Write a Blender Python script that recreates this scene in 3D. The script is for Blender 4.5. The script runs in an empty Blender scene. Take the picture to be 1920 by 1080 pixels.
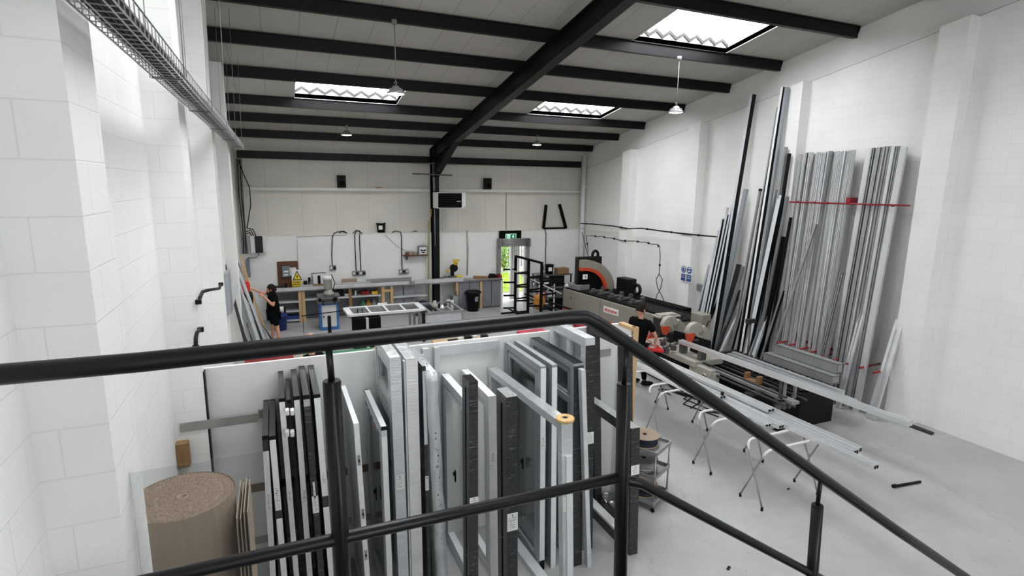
import bpy, bmesh, math, random
from mathutils import Vector, Matrix
random.seed(11)
SC = bpy.context.scene
COL = SC.collection
PI = math.pi
# ------------------------------------------------------------------ camera solve (metres, z up, y towards the back wall)
FPX = 1036.78661
YAW, PIT, ROL = 0.405176230, 0.183232167, 0.0139377751
CAM = Vector((0, 0, 4.2))
_f = Vector((math.sin(YAW)*math.cos(PIT), math.cos(YAW)*math.cos(PIT), -math.sin(PIT)))
_r = Vector((math.cos(YAW), -math.sin(YAW), 0)); _u = _r.cross(_f)
_R = _r*math.cos(ROL) + _u*math.sin(ROL); _U = _u*math.cos(ROL) - _r*math.sin(ROL)
def ray(x, y): return _f + _R*((x-960)/FPX) - _U*((y-540)/FPX)
def wX(x, y, X): d = ray(x, y); return CAM + d*(X/d.x)
def wY(x, y, Y): d = ray(x, y); return CAM + d*(Y/d.y)
def wZ(x, y, Z): d = ray(x, y); return CAM + d*((Z-CAM.z)/d.z)
cd = bpy.data.cameras.new('camera'); cam = bpy.data.objects.new('camera', cd); COL.objects.link(cam)
m3 = Matrix((_R, _U, -_f)).transposed()
cam.matrix_world = Matrix.Translation(CAM) @ m3.to_4x4()
cd.sensor_fit = 'HORIZONTAL'; cd.sensor_width = 36; cd.lens = FPX/1920*36
cd.clip_start = .05; cd.clip_end = 200
SC.camera = cam
SC.cycles.transparent_max_bounces = 28; SC.cycles.max_bounces = 8; SC.cycles.diffuse_bounces = 5; SC.cycles.glossy_bounces = 3; SC.cycles.caustics_reflective = False; SC.cycles.caustics_refractive = False; SC.cycles.sample_clamp_indirect = 8
vs = SC.view_settings
vs.view_transform = 'Standard'; vs.look = 'None'; vs.gamma = 1; vs.exposure = 0; vs.use_curve_mapping = False
# ------------------------------------------------------------------ materials
def lin(c):
    return tuple((v/255/12.92 if v/255 <= .04045 else ((v/255+.055)/1.055)**2.4) for v in c)
MATS = {}
def N(nt, t, **kw):
    n = nt.nodes.new(t)
    for k, v in kw.items(): setattr(n, k, v)
    return n
def mat(name, rgb, rough=.5, metal=0, noise=0, nscale=8, bump=0, bscale=40, coat=0, spec=.5, stretch=None, emit=None, estr=0):
    if name in MATS: return MATS[name]
    m = bpy.data.materials.new(name); m.use_nodes = True; nt = m.node_tree
    b = nt.nodes['Principled BSDF']; L = nt.links
    base = lin(rgb)
    b.inputs['Base Color'].default_value = (*base, 1)
    b.inputs['Roughness'].default_value = rough; b.inputs['Metallic'].default_value = metal
    b.inputs['Specular IOR Level'].default_value = spec
    if coat: b.inputs['Coat Weight'].default_value = coat
    if emit:
        b.inputs['Emission Color'].default_value = (*lin(emit), 1); b.inputs['Emission Strength'].default_value = estr
    if noise or bump:
        tc = N(nt, 'ShaderNodeTexCoord'); mp = N(nt, 'ShaderNodeMapping')
        L.new(tc.outputs['Object'], mp.inputs['Vector'])
        if stretch: mp.inputs['Scale'].default_value = stretch
    if noise:
        t = N(nt, 'ShaderNodeTexNoise'); t.inputs['Scale'].default_value = nscale; t.inputs['Detail'].default_value = 5
        L.new(mp.outputs[0], t.inputs['Vector'])
        r = N(nt, 'ShaderNodeMapRange'); r.inputs[1].default_value = .3; r.inputs[2].default_value = .7
        r.inputs[3].default_value = 1-noise; r.inputs[4].default_value = 1+noise
        L.new(t.outputs['Fac'], r.inputs[0])
        mx = N(nt, 'ShaderNodeVectorMath', operation='SCALE'); mx.inputs[0].default_value = base
        L.new(r.outputs[0], mx.inputs['Scale']); L.new(mx.outputs[0], b.inputs['Base Color'])
    if bump:
        t = N(nt, 'ShaderNodeTexNoise'); t.inputs['Scale'].default_value = bscale; t.inputs['Detail'].default_value = 4
        L.new(mp.outputs[0], t.inputs['Vector'])
        bp = N(nt, 'ShaderNodeBump'); bp.inputs['Strength'].default_value = bump; bp.inputs['Distance'].default_value = .01
        L.new(t.outputs['Fac'], bp.inputs['Height']); L.new(bp.outputs[0], b.inputs['Normal'])
    MATS[name] = m; return m
def block_mat(name, rgb, bw=.45, bh=.225, mort=.0042, dark=.89, zoff=0):
    """painted blockwork: courses follow whichever face the block is on"""
    m = bpy.data.materials.new(name); m.use_nodes = True; nt = m.node_tree; L = nt.links
    b = nt.nodes['Principled BSDF']; b.inputs['Roughness'].default_value = .55
    tc = N(nt, 'ShaderNodeTexCoord'); sp = N(nt, 'ShaderNodeSeparateXYZ'); L.new(tc.outputs['Object'], sp.inputs[0])
    g = N(nt, 'ShaderNodeNewGeometry'); sn = N(nt, 'ShaderNodeSeparateXYZ'); L.new(g.outputs['Normal'], sn.inputs[0])
    ab = N(nt, 'ShaderNodeMath', operation='ABSOLUTE'); L.new(sn.outputs[0], ab.inputs[0])
    gt = N(nt, 'ShaderNodeMath', operation='GREATER_THAN'); L.new(ab.outputs[0], gt.inputs[0]); gt.inputs[1].default_value = .5
    mx = N(nt, 'ShaderNodeMix'); L.new(gt.outputs[0], mx.inputs['Factor']); L.new(sp.outputs[0], mx.inputs['A']); L.new(sp.outputs[1], mx.inputs['B'])
    ad = N(nt, 'ShaderNodeMath', operation='ADD'); L.new(sp.outputs[2], ad.inputs[0]); ad.inputs[1].default_value = zoff
    cb = N(nt, 'ShaderNodeCombineXYZ'); L.new(mx.outputs['Result'], cb.inputs[0]); L.new(ad.outputs[0], cb.inputs[1])
    br = N(nt, 'ShaderNodeTexBrick'); L.new(cb.outputs[0], br.inputs['Vector'])
    br.inputs['Scale'].default_value = 1; br.inputs['Brick Width'].default_value = bw; br.inputs['Row Height'].default_value = bh
    br.inputs['Mortar Size'].default_value = mort; br.inputs['Mortar Smooth'].default_value = .6
    base = lin(rgb)
    br.inputs['Color1'].default_value = (*[c*.985 for c in base], 1); br.inputs['Color2'].default_value = (*base, 1)
    br.inputs['Mortar'].default_value = (*[c*dark for c in base], 1)
    nz = N(nt, 'ShaderNodeTexNoise'); nz.inputs['Scale'].default_value = 1.3; nz.inputs['Detail'].default_value = 6; L.new(tc.outputs['Object'], nz.inputs['Vector'])
    r = N(nt, 'ShaderNodeMapRange'); r.inputs[1].default_value = .3; r.inputs[2].default_value = .7; r.inputs[3].default_value = .95; r.inputs[4].default_value = 1.02
    L.new(nz.outputs['Fac'], r.inputs[0])
    sc = N(nt, 'ShaderNodeVectorMath', operation='SCALE'); L.new(br.outputs['Color'], sc.inputs[0]); L.new(r.outputs[0], sc.inputs['Scale'])
    L.new(sc.outputs[0], b.inputs['Base Color'])
    n2 = N(nt, 'ShaderNodeTexNoise'); n2.inputs['Scale'].default_value = 60; L.new(tc.outputs['Object'], n2.inputs['Vector'])
    mm = N(nt, 'ShaderNodeMath', operation='MULTIPLY_ADD'); L.new(br.outputs['Fac'], mm.inputs[0]); mm.inputs[1].default_value = -1.0; L.new(n2.outputs['Fac'], mm.inputs[2])
    bp = N(nt, 'ShaderNodeBump'); bp.inputs['Strength'].default_value = .35; bp.inputs['Distance'].default_value = .004
    L.new(mm.outputs[0], bp.inputs['Height']); L.new(bp.outputs[0], b.inputs['Normal'])
    MATS[name] = m; return m
def seam_mat(name, rgb, pitch, axis, width=.012, dark=.6, noise=.08, off=0):
    """flat lining sheets with a joint every `pitch` metres along an axis"""
    m = bpy.data.materials.new(name); m.use_nodes = True; nt = m.node_tree; L = nt.links
    b = nt.nodes['Principled BSDF']; b.inputs['Roughness'].default_value = .6
    tc = N(nt, 'ShaderNodeTexCoord'); sp = N(nt, 'ShaderNodeSeparateXYZ'); L.new(tc.outputs['Object'], sp.inputs[0])
    a = N(nt, 'ShaderNodeMath', operation='ADD'); L.new(sp.outputs[axis], a.inputs[0]); a.inputs[1].default_value = 100*pitch+off
    w = N(nt, 'ShaderNodeMath', operation='MODULO'); L.new(a.outputs[0], w.inputs[0]); w.inputs[1].default_value = pitch
    c = N(nt, 'ShaderNodeMath', operation='LESS_THAN'); L.new(w.outputs[0], c.inputs[0]); c.inputs[1].default_value = width
    nz = N(nt, 'ShaderNodeTexNoise'); nz.inputs['Scale'].default_value = 1.1; nz.inputs['Detail'].default_value = 7; L.new(tc.outputs['Object'], nz.inputs['Vector'])
    r = N(nt, 'ShaderNodeMapRange'); r.inputs[1].default_value = .3; r.inputs[2].default_value = .7; r.inputs[3].default_value = 1-noise; r.inputs[4].default_value = 1+noise
    L.new(nz.outputs['Fac'], r.inputs[0])
    q = N(nt, 'ShaderNodeMath', operation='MULTIPLY_ADD'); L.new(c.outputs[0], q.inputs[0]); q.inputs[1].default_value = dark-1; q.inputs[2].default_value = 1
    q2 = N(nt, 'ShaderNodeMath', operation='MULTIPLY'); L.new(q.outputs[0], q2.inputs[0]); L.new(r.outputs[0], q2.inputs[1])
    sc = N(nt, 'ShaderNodeVectorMath', operation='SCALE'); sc.inputs[0].default_value = lin(rgb); L.new(q2.outputs[0], sc.inputs['Scale'])
    L.new(sc.outputs[0], b.inputs['Base Color'])
    MATS[name] = m; return m
def floor_mat():
    m = bpy.data.materials.new('painted_concrete'); m.use_nodes = True; nt = m.node_tree; L = nt.links
    b = nt.nodes['Principled BSDF']
    tc = N(nt, 'ShaderNodeTexCoord')
    n1 = N(nt, 'ShaderNodeTexNoise'); n1.inputs['Scale'].default_value = .7; n1.inputs['Detail'].default_value = 8; n1.inputs['Roughness'].default_value = .65
    n2 = N(nt, 'ShaderNodeTexNoise'); n2.inputs['Scale'].default_value = 5; n2.inputs['Detail'].default_value = 8
    n3 = N(nt, 'ShaderNodeTexNoise'); n3.inputs['Scale'].default_value = 22; n3.inputs['Detail'].default_value = 3
    for n in (n1, n2, n3): L.new(tc.outputs['Object'], n.inputs['Vector'])
    def mr(n, a, c, d, e):
        r = N(nt, 'ShaderNodeMapRange'); r.inputs[1].default_value = a; r.inputs[2].default_value = c; r.inputs[3].default_value = d; r.inputs[4].default_value = e
        L.new(n.outputs['Fac'], r.inputs[0]); return r
    r1 = mr(n1, .3, .7, .86, 1.06); r2 = mr(n2, .3, .7, .94, 1.04); r3 = mr(n3, .66, .74, 1, .62)
    # hairline cracks
    v = N(nt, 'ShaderNodeTexVoronoi', feature='DISTANCE_TO_EDGE'); v.inputs['Scale'].default_value = .28
    wv = N(nt, 'ShaderNodeVectorMath', operation='ADD'); ns = N(nt, 'ShaderNodeVectorMath', operation='SCALE'); ns.inputs['Scale'].default_value = .5
    L.new(n2.outputs['Color'], ns.inputs[0]); L.new(tc.outputs['Object'], wv.inputs[0]); L.new(ns.outputs[0], wv.inputs[1]); L.new(wv.outputs[0], v.inputs['Vector'])
    vr = N(nt, 'ShaderNodeMapRange'); vr.inputs[1].default_value = 0; vr.inputs[2].default_value = .0022; vr.inputs[3].default_value = .72; vr.inputs[4].default_value = 1
    L.new(v.outputs['Distance'], vr.inputs[0])
    p = r1
    for q in (r2, r3, vr):
        mu = N(nt, 'ShaderNodeMath', operation='MULTIPLY'); L.new(p.outputs[0], mu.inputs[0]); L.new(q.outputs[0], mu.inputs[1]); p = mu
    sc = N(nt, 'ShaderNodeVectorMath', operation='SCALE'); sc.inputs[0].default_value = lin((170, 170, 169)); L.new(p.outputs[0], sc.inputs['Scale'])
    L.new(sc.outputs[0], b.inputs['Base Color'])
    rr = mr(n2, .3, .7, .36, .6); L.new(rr.outputs[0], b.inputs['Roughness'])
    return m
def glass_mat(name, tint, gloss=.12, rough=.02, lighten=0):
    m = bpy.data.materials.new(name); m.use_nodes = True; nt = m.node_tree; L = nt.links
    nt.nodes.remove(nt.nodes['Principled BSDF']); out = nt.nodes['Material Output']
    t = N(nt, 'ShaderNodeBsdfTransparent'); t.inputs[0].default_value = (*lin(tint), 1)
    g = N(nt, 'ShaderNodeBsdfGlossy'); g.inputs['Roughness'].default_value = rough
    fr = N(nt, 'ShaderNodeFresnel'); fr.inputs['IOR'].default_value = 1.5
    ad = N(nt, 'ShaderNodeMath', operation='MULTIPLY_ADD'); L.new(fr.outputs[0], ad.inputs[0]); ad.inputs[1].default_value = .8; ad.inputs[2].default_value = gloss*.3
    mx = N(nt, 'ShaderNodeMixShader'); L.new(ad.outputs[0], mx.inputs[0]); L.new(t.outputs[0], mx.inputs[1]); L.new(g.outputs[0], mx.inputs[2])
    if lighten:  # pale diffuse share that brightens the pane
        d = N(nt, 'ShaderNodeBsdfDiffuse'); d.inputs[0].default_value = (*lin((214, 218, 219)), 1)
        m2 = N(nt, 'ShaderNodeMixShader'); m2.inputs[0].default_value = lighten; L.new(mx.outputs[0], m2.inputs[1]); L.new(d.outputs[0], m2.inputs[2]); mx = m2
    L.new(mx.outputs[0], out.inputs[0]); MATS[name] = m; return m
def film_mat(name, rgb, hi, metal=.2, rough=.22, amt=1.0, sc3=(3, 3, 55)):
    """shrink wrap: smooth and glossy with thin bright creases across it"""
    m = bpy.data.materials.new(name); m.use_nodes = True; nt = m.node_tree; L = nt.links
    b = nt.nodes['Principled BSDF']; b.inputs['Roughness'].default_value = rough; b.inputs['Metallic'].default_value = metal
    tc = N(nt, 'ShaderNodeTexCoord'); mp = N(nt, 'ShaderNodeMapping'); mp.inputs['Scale'].default_value = sc3; mp.inputs['Rotation'].default_value = (.12, .3, .1)
    L.new(tc.outputs['Object'], mp.inputs['Vector'])
    t = N(nt, 'ShaderNodeTexNoise'); t.inputs['Scale'].default_value = 1.0; t.inputs['Detail'].default_value = 3; t.inputs['Distortion'].default_value = 1.2; L.new(mp.outputs[0], t.inputs['Vector'])
    r = N(nt, 'ShaderNodeMapRange'); r.inputs[1].default_value = .60; r.inputs[2].default_value = .76; r.inputs[3].default_value = 0; r.inputs[4].default_value = amt
    L.new(t.outputs['Fac'], r.inputs[0])
    t2 = N(nt, 'ShaderNodeTexNoise'); t2.inputs['Scale'].default_value = 5; t2.inputs['Detail'].default_value = 3; L.new(tc.outputs['Object'], t2.inputs['Vector'])
    r2 = N(nt, 'ShaderNodeMapRange'); r2.inputs[1].default_value = .3; r2.inputs[2].default_value = .7; r2.inputs[3].default_value = .9; r2.inputs[4].default_value = 1.05; L.new(t2.outputs['Fac'], r2.inputs[0])
    sc = N(nt, 'ShaderNodeVectorMath', operation='SCALE'); sc.inputs[0].default_value = lin(rgb); L.new(r2.outputs[0], sc.inputs['Scale'])
    mx = N(nt, 'ShaderNodeMix', data_type='RGBA'); L.new(r.outputs[0], mx.inputs['Factor']); L.new(sc.outputs[0], mx.inputs['A']); mx.inputs['B'].default_value = (*lin(hi), 1)  # crease highlights mixed into the base colour
    L.new(mx.outputs['Result'], b.inputs['Base Color'])
    bp = N(nt, 'ShaderNodeBump'); bp.inputs['Strength'].default_value = .45; bp.inputs['Distance'].default_value = .01; L.new(t.outputs['Fac'], bp.inputs['Height']); L.new(bp.outputs[0], b.inputs['Normal'])
    MATS[name] = m; return m
def emis(name, rgb, s):
    m = bpy.data.materials.new(name); m.use_nodes = True; nt = m.node_tree
    b = nt.nodes['Principled BSDF']; b.inputs['Base Color'].default_value = (*lin(rgb), 1)
    b.inputs['Emission Color'].default_value = (*lin(rgb), 1); b.inputs['Emission Strength'].default_value = s
    MATS[name] = m; return m

M = dict(
 steel_black=mat('black_painted_steel', (14, 14, 15), .42, spec=.2, noise=.1, nscale=3),
 rail_black=mat('satin_black_powder_coat', (15, 16, 17), .38, spec=.3, bump=.05, bscale=300),
 black=mat('black_plastic', (16, 16, 17), .5, spec=.18),
 blackm=mat('matt_black', (11, 11, 11), .85, spec=.12),
 rubber=mat('black_rubber', (18, 18, 18), .7, spec=.15),
 alu=mat('mill_aluminium', (208, 209, 210), .36, .4, noise=.12, nscale=3, stretch=(1, 1, .3)),
 alud=mat('dull_aluminium', (150, 151, 151), .42, .4, noise=.12, nscale=3),
 alub=mat('bright_aluminium', (222, 223, 224), .25, .5, noise=.06, nscale=4, stretch=(1, .2, 1)),
 anth=mat('anthracite_coated_aluminium', (52, 53, 55), .42, .1, noise=.06),
 greyc=mat('grey_coated_aluminium', (148, 153, 156), .4, .1, noise=.05),
 greyl=mat('light_grey_coated_aluminium', (200, 204, 207), .4, .1, noise=.05),
 white=mat('white_coated_aluminium', (222, 223, 223), .4, noise=.03),
 tape=mat('pale_protective_tape', (228, 229, 229), .45, noise=.04, nscale=20),
 paint=mat('white_painted_board', (226, 226, 224), .5, noise=.03, nscale=2),
 cream=mat('cream_painted_steel', (218, 217, 211), .5, noise=.04),
 timber=mat('sawn_pine', (196, 163, 118), .65, noise=.18, nscale=5, stretch=(12, 12, 1)),
 timberd=mat('weathered_timber', (140, 108, 70), .7, noise=.22, nscale=6, stretch=(10, 10, 1)),
 ply=mat('brown_board', (92, 56, 34), .6, noise=.12, nscale=4),
 card=mat('corrugated_cardboard', (158, 140, 121), .75, noise=.06, nscale=3, bump=.25, bscale=30, stretch=(14, 14, .2)),
 cardend=mat('cardboard_roll_end', (132, 114, 97), .85, noise=.45, nscale=90, bump=.5, bscale=120),
 red=mat('red_painted_steel', (132, 14, 26), .45, noise=.1),
 redb=mat('bright_red_plastic', (196, 30, 28), .45),
 redo=mat('orange_red_paint', (196, 66, 34), .45, noise=.08),
 pink=mat('crimson_plastic_sheet', (186, 52, 78), .35, noise=.15),
 green=mat('green_cutting_mat', (58, 120, 82), .6, noise=.1),
 blue=mat('blue_painted_steel', (52, 112, 178), .45, noise=.06),
 blued=mat('dark_blue_plastic', (32, 58, 130), .45),
 navy=mat('navy_rubber', (26, 32, 50), .6),
 yellow=mat('yellow_plastic', (214, 176, 40), .5), olive=mat('olive_yellow_paint', (176, 164, 84), .5),
 yellsign=mat('yellow_sign_print', (232, 204, 30), .5),
 orange=mat('ochre_cloth', (168, 112, 36), .85, noise=.25, nscale=14, bump=.6, bscale=25),
 machine=mat('warm_grey_machine_enamel', (138, 134, 122), .42, noise=.04),
 machl=mat('pale_machine_casting', (158, 155, 145), .45, noise=.1),
 iron=mat('dark_machined_steel', (56, 56, 56), .4, .4, noise=.25, nscale=14),
 grime=mat('oily_grey_metal', (98, 97, 94), .4, .5, noise=.25, nscale=10),
 skin=mat('skin', (205, 150, 122), .5, noise=.04, nscale=12),
 hair=mat('dark_brown_hair', (34, 22, 18), .8, spec=.15, noise=.3, nscale=60, bump=.5, bscale=120),
 tee=mat('black_cotton', (12, 12, 14), .95, spec=.08, noise=.15, nscale=20),
 short=mat('dark_navy_cotton', (16, 18, 23), .95, spec=.08, noise=.15, nscale=20),
 label=mat('white_paper_label', (228, 228, 226), .6),
 ink=mat('black_ink', (30, 30, 32), .6),
 inkred=mat('red_ink', (150, 60, 60), .6),
 bluesign=mat('blue_sign_print', (22, 62, 128), .5),
 whitep=mat('white_plastic', (214, 214, 210), .45),
 greyp=mat('grey_plastic', (120, 124, 126), .5),
 greyb=mat('blue_grey_steel', (112, 122, 128), .5),
 fuse=mat('dark_tinted_cover', (22, 34, 32), .15),
 leaf=mat('green_leaves', (110, 150, 50), .6, noise=.3, nscale=8),
 grass=mat('bright_grass', (150, 176, 46), .7, noise=.3, nscale=12),
 conc=mat('outdoor_concrete', (196, 194, 188), .8, noise=.08),
 panelg=mat('corrugated_grey_sheet', (136, 138, 142), .5, .2, noise=.05),
 glass=glass_mat('clear_glass', (250, 252, 252), .06),
 glassd=glass_mat('dusty_glass', (246, 248, 248), .1, .03, .30),  # pale diffuse mixed in to stand for light caught in the panes
 acryl=glass_mat('clear_acrylic', (247, 248, 248), .0),
 film=film_mat('silver_shrink_wrap', (186, 187, 187), (252, 252, 252), .3, .18, 1, (9, 5, 45)),
 filmw=film_mat('milky_shrink_wrap', (226, 226, 224), (250, 250, 250), .05, .3, .6),
 filmb=film_mat('black_shrink_wrap', (44, 44, 45), (150, 150, 150), .1, .2, .55, (9, 9, 70)),
 filmg=film_mat('grey_blue_wrap', (206, 211, 213), (248, 248, 248), .12, .22, .7),
)
M['wire'] = mat('galvanised_wire', (170, 170, 168), .35, .8)
M['strip'] = mat('galvanised_strip', (168, 166, 163), .38, .6, noise=.12, nscale=6)
M['stripb'] = mat('brown_oxidised_strip', (116, 96, 80), .5, .2, noise=.2, nscale=6)
# ------------------------------------------------------------------ mesh builder
WL = {}
def link(o):
    COL.objects.link(o); return o
class MB:
    def __init__(s): s.v = []; s.f = []; s.mi = []; s.sm = []; s.m = 0
    def add(s, vs, fs, smooth=False):
        o = len(s.v); s.v += [Vector(p) for p in vs]
        for f in fs: s.f.append([o+i for i in f]); s.mi.append(s.m); s.sm.append(smooth)
        return s
    def box(s, x0, x1, y0, y1, z0, z1):
        return s.add([(x0,y0,z0),(x1,y0,z0),(x1,y1,z0),(x0,y1,z0),(x0,y0,z1),(x1,y0,z1),(x1,y1,z1),(x0,y1,z1)],
                     [(3,2,1,0),(4,5,6,7),(0,1,5,4),(1,2,6,5),(2,3,7,6),(3,0,4,7)])
    def cbox(s, c, sx, sy, sz, rz=0):
        c = Vector(c); R = Matrix.Rotation(rz, 3, 'Z')
        return s.obox(c, R@Vector((sx/2,0,0)), R@Vector((0,sy/2,0)), Vector((0,0,sz/2)))
    def obox(s, c, a, b, d):
        c = Vector(c); a = Vector(a); b = Vector(b); d = Vector(d)
        P = [c+a*i+b*j+d*k for k in (-1,1) for i, j in ((-1,-1),(1,-1),(1,1),(-1,1))]
        return s.add(P, [(3,2,1,0),(4,5,6,7),(0,1,5,4),(1,2,6,5),(2,3,7,6),(3,0,4,7)])
    def bar(s, p, q, w, h, up=(0,0,1)):
        p = Vector(p); q = Vector(q); d = (q-p); t = d.normalized(); up = Vector(up)
        if abs(t.dot(up)) > .98: up = Vector((0,1,0))
        side = t.cross(up).normalized(); n = side.cross(t)
        return s.obox((p+q)/2, side*w/2, d/2, n*h/2)
    def extr(s, p, q, poly, up=(0,0,1)):
        p = Vector(p); q = Vector(q); t = (q-p).normalized(); up = Vector(up)
        if abs(t.dot(up)) > .98: up = Vector((0,1,0))
        side = t.cross(up).normalized(); n = side.cross(t); k = len(poly)
        V = [e+side*a+n*b for e in (p, q) for a, b in poly]
        F = [tuple(range(k)), tuple(range(2*k-1, k-1, -1))] + [(i, i+k, (i+1) % k+k, (i+1) % k) for i in range(k)]
        return s.add(V, F)
    def tube(s, pts, r, n=10, closed=False):
        pts = [Vector(p) for p in pts]; k = len(pts)
        rs = r if isinstance(r, (list, tuple)) else [r]*k
        V = []; prev = None
        for i, p in enumerate(pts):
            if closed: t = (pts[(i+1) % k]-pts[i-1])
            else: t = pts[min(i+1, k-1)]-pts[max(i-1, 0)]
            t.normalize()
            if prev is None:
                a = Vector((0,0,1)) if abs(t.z) < .9 else Vector((0,1,0))
                prev = t.cross(a).normalized()
            u = (prev - t*prev.dot(t)); u.normalize(); prev = u; w = t.cross(u)
            V += [p+(u*math.cos(2*PI*j/n)+w*math.sin(2*PI*j/n))*rs[i] for j in range(n)]
        F = []
        for i in range(k if closed else k-1):
            a = i*n; b = ((i+1) % k)*n
            F += [(a+j, a+(j+1) % n, b+(j+1) % n, b+j) for j in range(n)]
        s.add(V, F, True)
        if not closed:
            o = len(s.v)-len(V)
            s.f.append([o+j for j in range(n-1, -1, -1)]); s.mi.append(s.m); s.sm.append(False)
            s.f.append([o+(k-1)*n+j for j in range(n)]); s.mi.append(s.m); s.sm.append(False)
        return s
    def cyl(s, p, q, r, n=14, r2=None):
        return s.tube([p, q], [r, r if r2 is None else r2], n)
    def lathe(s, c, prof, n=20, axis='Z', cap=True):
        c = Vector(c); V = []
        for r, z in prof:
            for j in range(n):
                a = 2*PI*j/n; x, y = r*math.cos(a), r*math.sin(a)
                V.append(c+(Vector((x,y,z)) if axis == 'Z' else Vector((z,x,y)) if axis == 'X' else Vector((y,z,x))))
        k = len(prof); F = [(i*n+j, i*n+(j+1) % n, (i+1)*n+(j+1) % n, (i+1)*n+j) for i in range(k-1) for j in range(n)]
        s.add(V, F, True); o = len(s.v)-len(V)
        if cap:
            s.f.append([o+j for j in range(n-1, -1, -1)]); s.f.append([o+(k-1)*n+j for j in range(n)]); s.mi += [s.m]*2; s.sm += [False]*2
        return s
    def ball(s, c, rx, ry=None, rz=None, n=14, k=9, rot=None):
        ry = rx if ry is None else ry; rz = rx if rz is None else rz; c = Vector(c); V = []
        for i in range(k+1):
            th = PI*i/k
            for j in range(n):
                a = 2*PI*j/n; p = Vector((rx*math.sin(th)*math.cos(a), ry*math.sin(th)*math.sin(a), rz*math.cos(th)))
                V.append(c+(rot@p if rot else p))
        F = [(i*n+j, (i+1)*n+j, (i+1)*n+(j+1) % n, i*n+(j+1) % n) for i in range(k) for j in range(n)]
        return s.add(V, F, True)
    def prism(s, poly, d):
        """planar polygon (3D points) pushed along d"""
        poly = [Vector(p) for p in poly]; d = Vector(d); k = len(poly)
        return s.add(poly+[p+d for p in poly], [tuple(range(k-1, -1, -1)), tuple(range(k, 2*k))]+[(i, (i+1) % k, (i+1) % k+k, i+k) for i in range(k)])
    def build(s, name, m, parent=None, bevel=0, seg=1, sol=0):
        me = bpy.data.meshes.new(name); o = bpy.data.objects.new(name, me); link(o)
        off = WL.get(parent.name, Vector()) if parent else Vector()
        me.from_pydata([tuple(p-off) for p in s.v], [], s.f)
        ms = m if isinstance(m, (list, tuple)) else [m]
        for x in ms: me.materials.append(M[x] if isinstance(x, str) else x)
        for p, i, sm in zip(me.polygons, s.mi, s.sm): p.material_index = min(i, len(ms)-1); p.use_smooth = sm
        bm = bmesh.new(); bm.from_mesh(me); bmesh.ops.remove_doubles(bm, verts=bm.verts, dist=1e-6); bmesh.ops.recalc_face_normals(bm, faces=bm.faces); bm.to_mesh(me); bm.free()
        WL[o.name] = off
        if parent: o.parent = parent
        if bevel:
            b = o.modifiers.new('bevel', 'BEVEL'); b.width = bevel; b.segments = seg; b.limit_method = 'ANGLE'; b.angle_limit = math.radians(40)
        return o
def tag(o, label, cat, group=None, kind=None):
    o['label'] = label; o['category'] = cat
    if group: o['group'] = group
    if kind: o['kind'] = kind
    return o
def thing(name, label, cat, loc=(0,0,0), group=None):
    e = bpy.data.objects.new(name, None); link(e); e.location = loc; e.empty_display_size = .1
    WL[e.name] = Vector(loc)
    return tag(e, label, cat, group)
def struct(o): o['kind'] = 'structure'; return o
def plab(o, s): o['label'] = s; return o
def dup(root, loc, label=None, group=None):
    r = root.copy(); link(r); r.location = loc
    if label: r['label'] = label
    if group: r['group'] = group
    for ch in list(root.children):
        c = ch.copy(); link(c); c.parent = r
        for g in list(ch.children):
            d = g.copy(); link(d); d.parent = c
    return r
def text(s, size, mw, m, parent=None, name='lettering', bold=0, ext=.0008, align='CENTER'):
    """lettering as a thin mesh; mw maps the text plane (x right, y up) into the world"""
    cu = bpy.data.curves.new(name, 'FONT'); cu.body = s; cu.size = size; cu.align_x = align; cu.align_y = 'CENTER'; cu.extrude = ext; cu.offset = bold
    cu.resolution_u = 3
    t = bpy.data.objects.new('tmp', cu); link(t)
    me = bpy.data.meshes.new_from_object(t.evaluated_get(bpy.context.evaluated_depsgraph_get()))
    bpy.data.objects.remove(t); bpy.data.curves.remove(cu)
    off = WL.get(parent.name, Vector()) if parent else Vector()
    me.transform(Matrix.Translation(-off) @ mw); me.name = name
    me.materials.clear(); me.materials.append(M[m])
    o = bpy.data.objects.new(name, me); link(o); WL[o.name] = off
    if parent: o.parent = parent
    return o
def frame_mw(c, right, up):
    r = Vector(right).normalized(); u = Vector(up).normalized(); n = r.cross(u)
    return Matrix.Translation(Vector(c)) @ Matrix((r, u, n)).transposed().to_4x4()
SKYL=13.5; LAMPW=60; WORLD=3.5; FRONT=8
# ------------------------------------------------------------------ the building
XR, XL, YB, YF = 10.7, -.99, 18.2, -6.0
def zr(y): return 7.475-.173*(y-7.28)
MATS['block'] = block_mat('white_painted_blockwork', (236, 236, 233))
MATS['lining'] = seam_mat('roof_lining_board', (174, 172, 164), .6, 0, .014, .62, .06, .03)
MATS['cladding'] = seam_mat('wall_lining_sheet', (214, 211, 202), 1.0, 0, .010, .72, .04, .2)
MATS['gable'] = mat('smooth_gable_lining', (228, 228, 225), .55, noise=.03, nscale=1.5)
for k in ('block', 'lining', 'cladding', 'gable'): M[k] = MATS[k]
M['floor'] = floor_mat()
struct(MB().box(-1.3, 11, YF, 18.4, -.25, 0).build('floor', 'floor'))
# left wall with pilasters
b = MB().box(XL-.25, XL, YF, YB+.2, 0, zr(YF)+.1)
for y in (-3.2, -.2, 2.78, 5.79, 8.79, 11.79, 14.79): b.box(XL-.05, -.72 if y < 14 else -.90, y, y+.43, 0, zr(y+.43)-.3)
struct(b.build('wall_left', 'block'))
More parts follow.
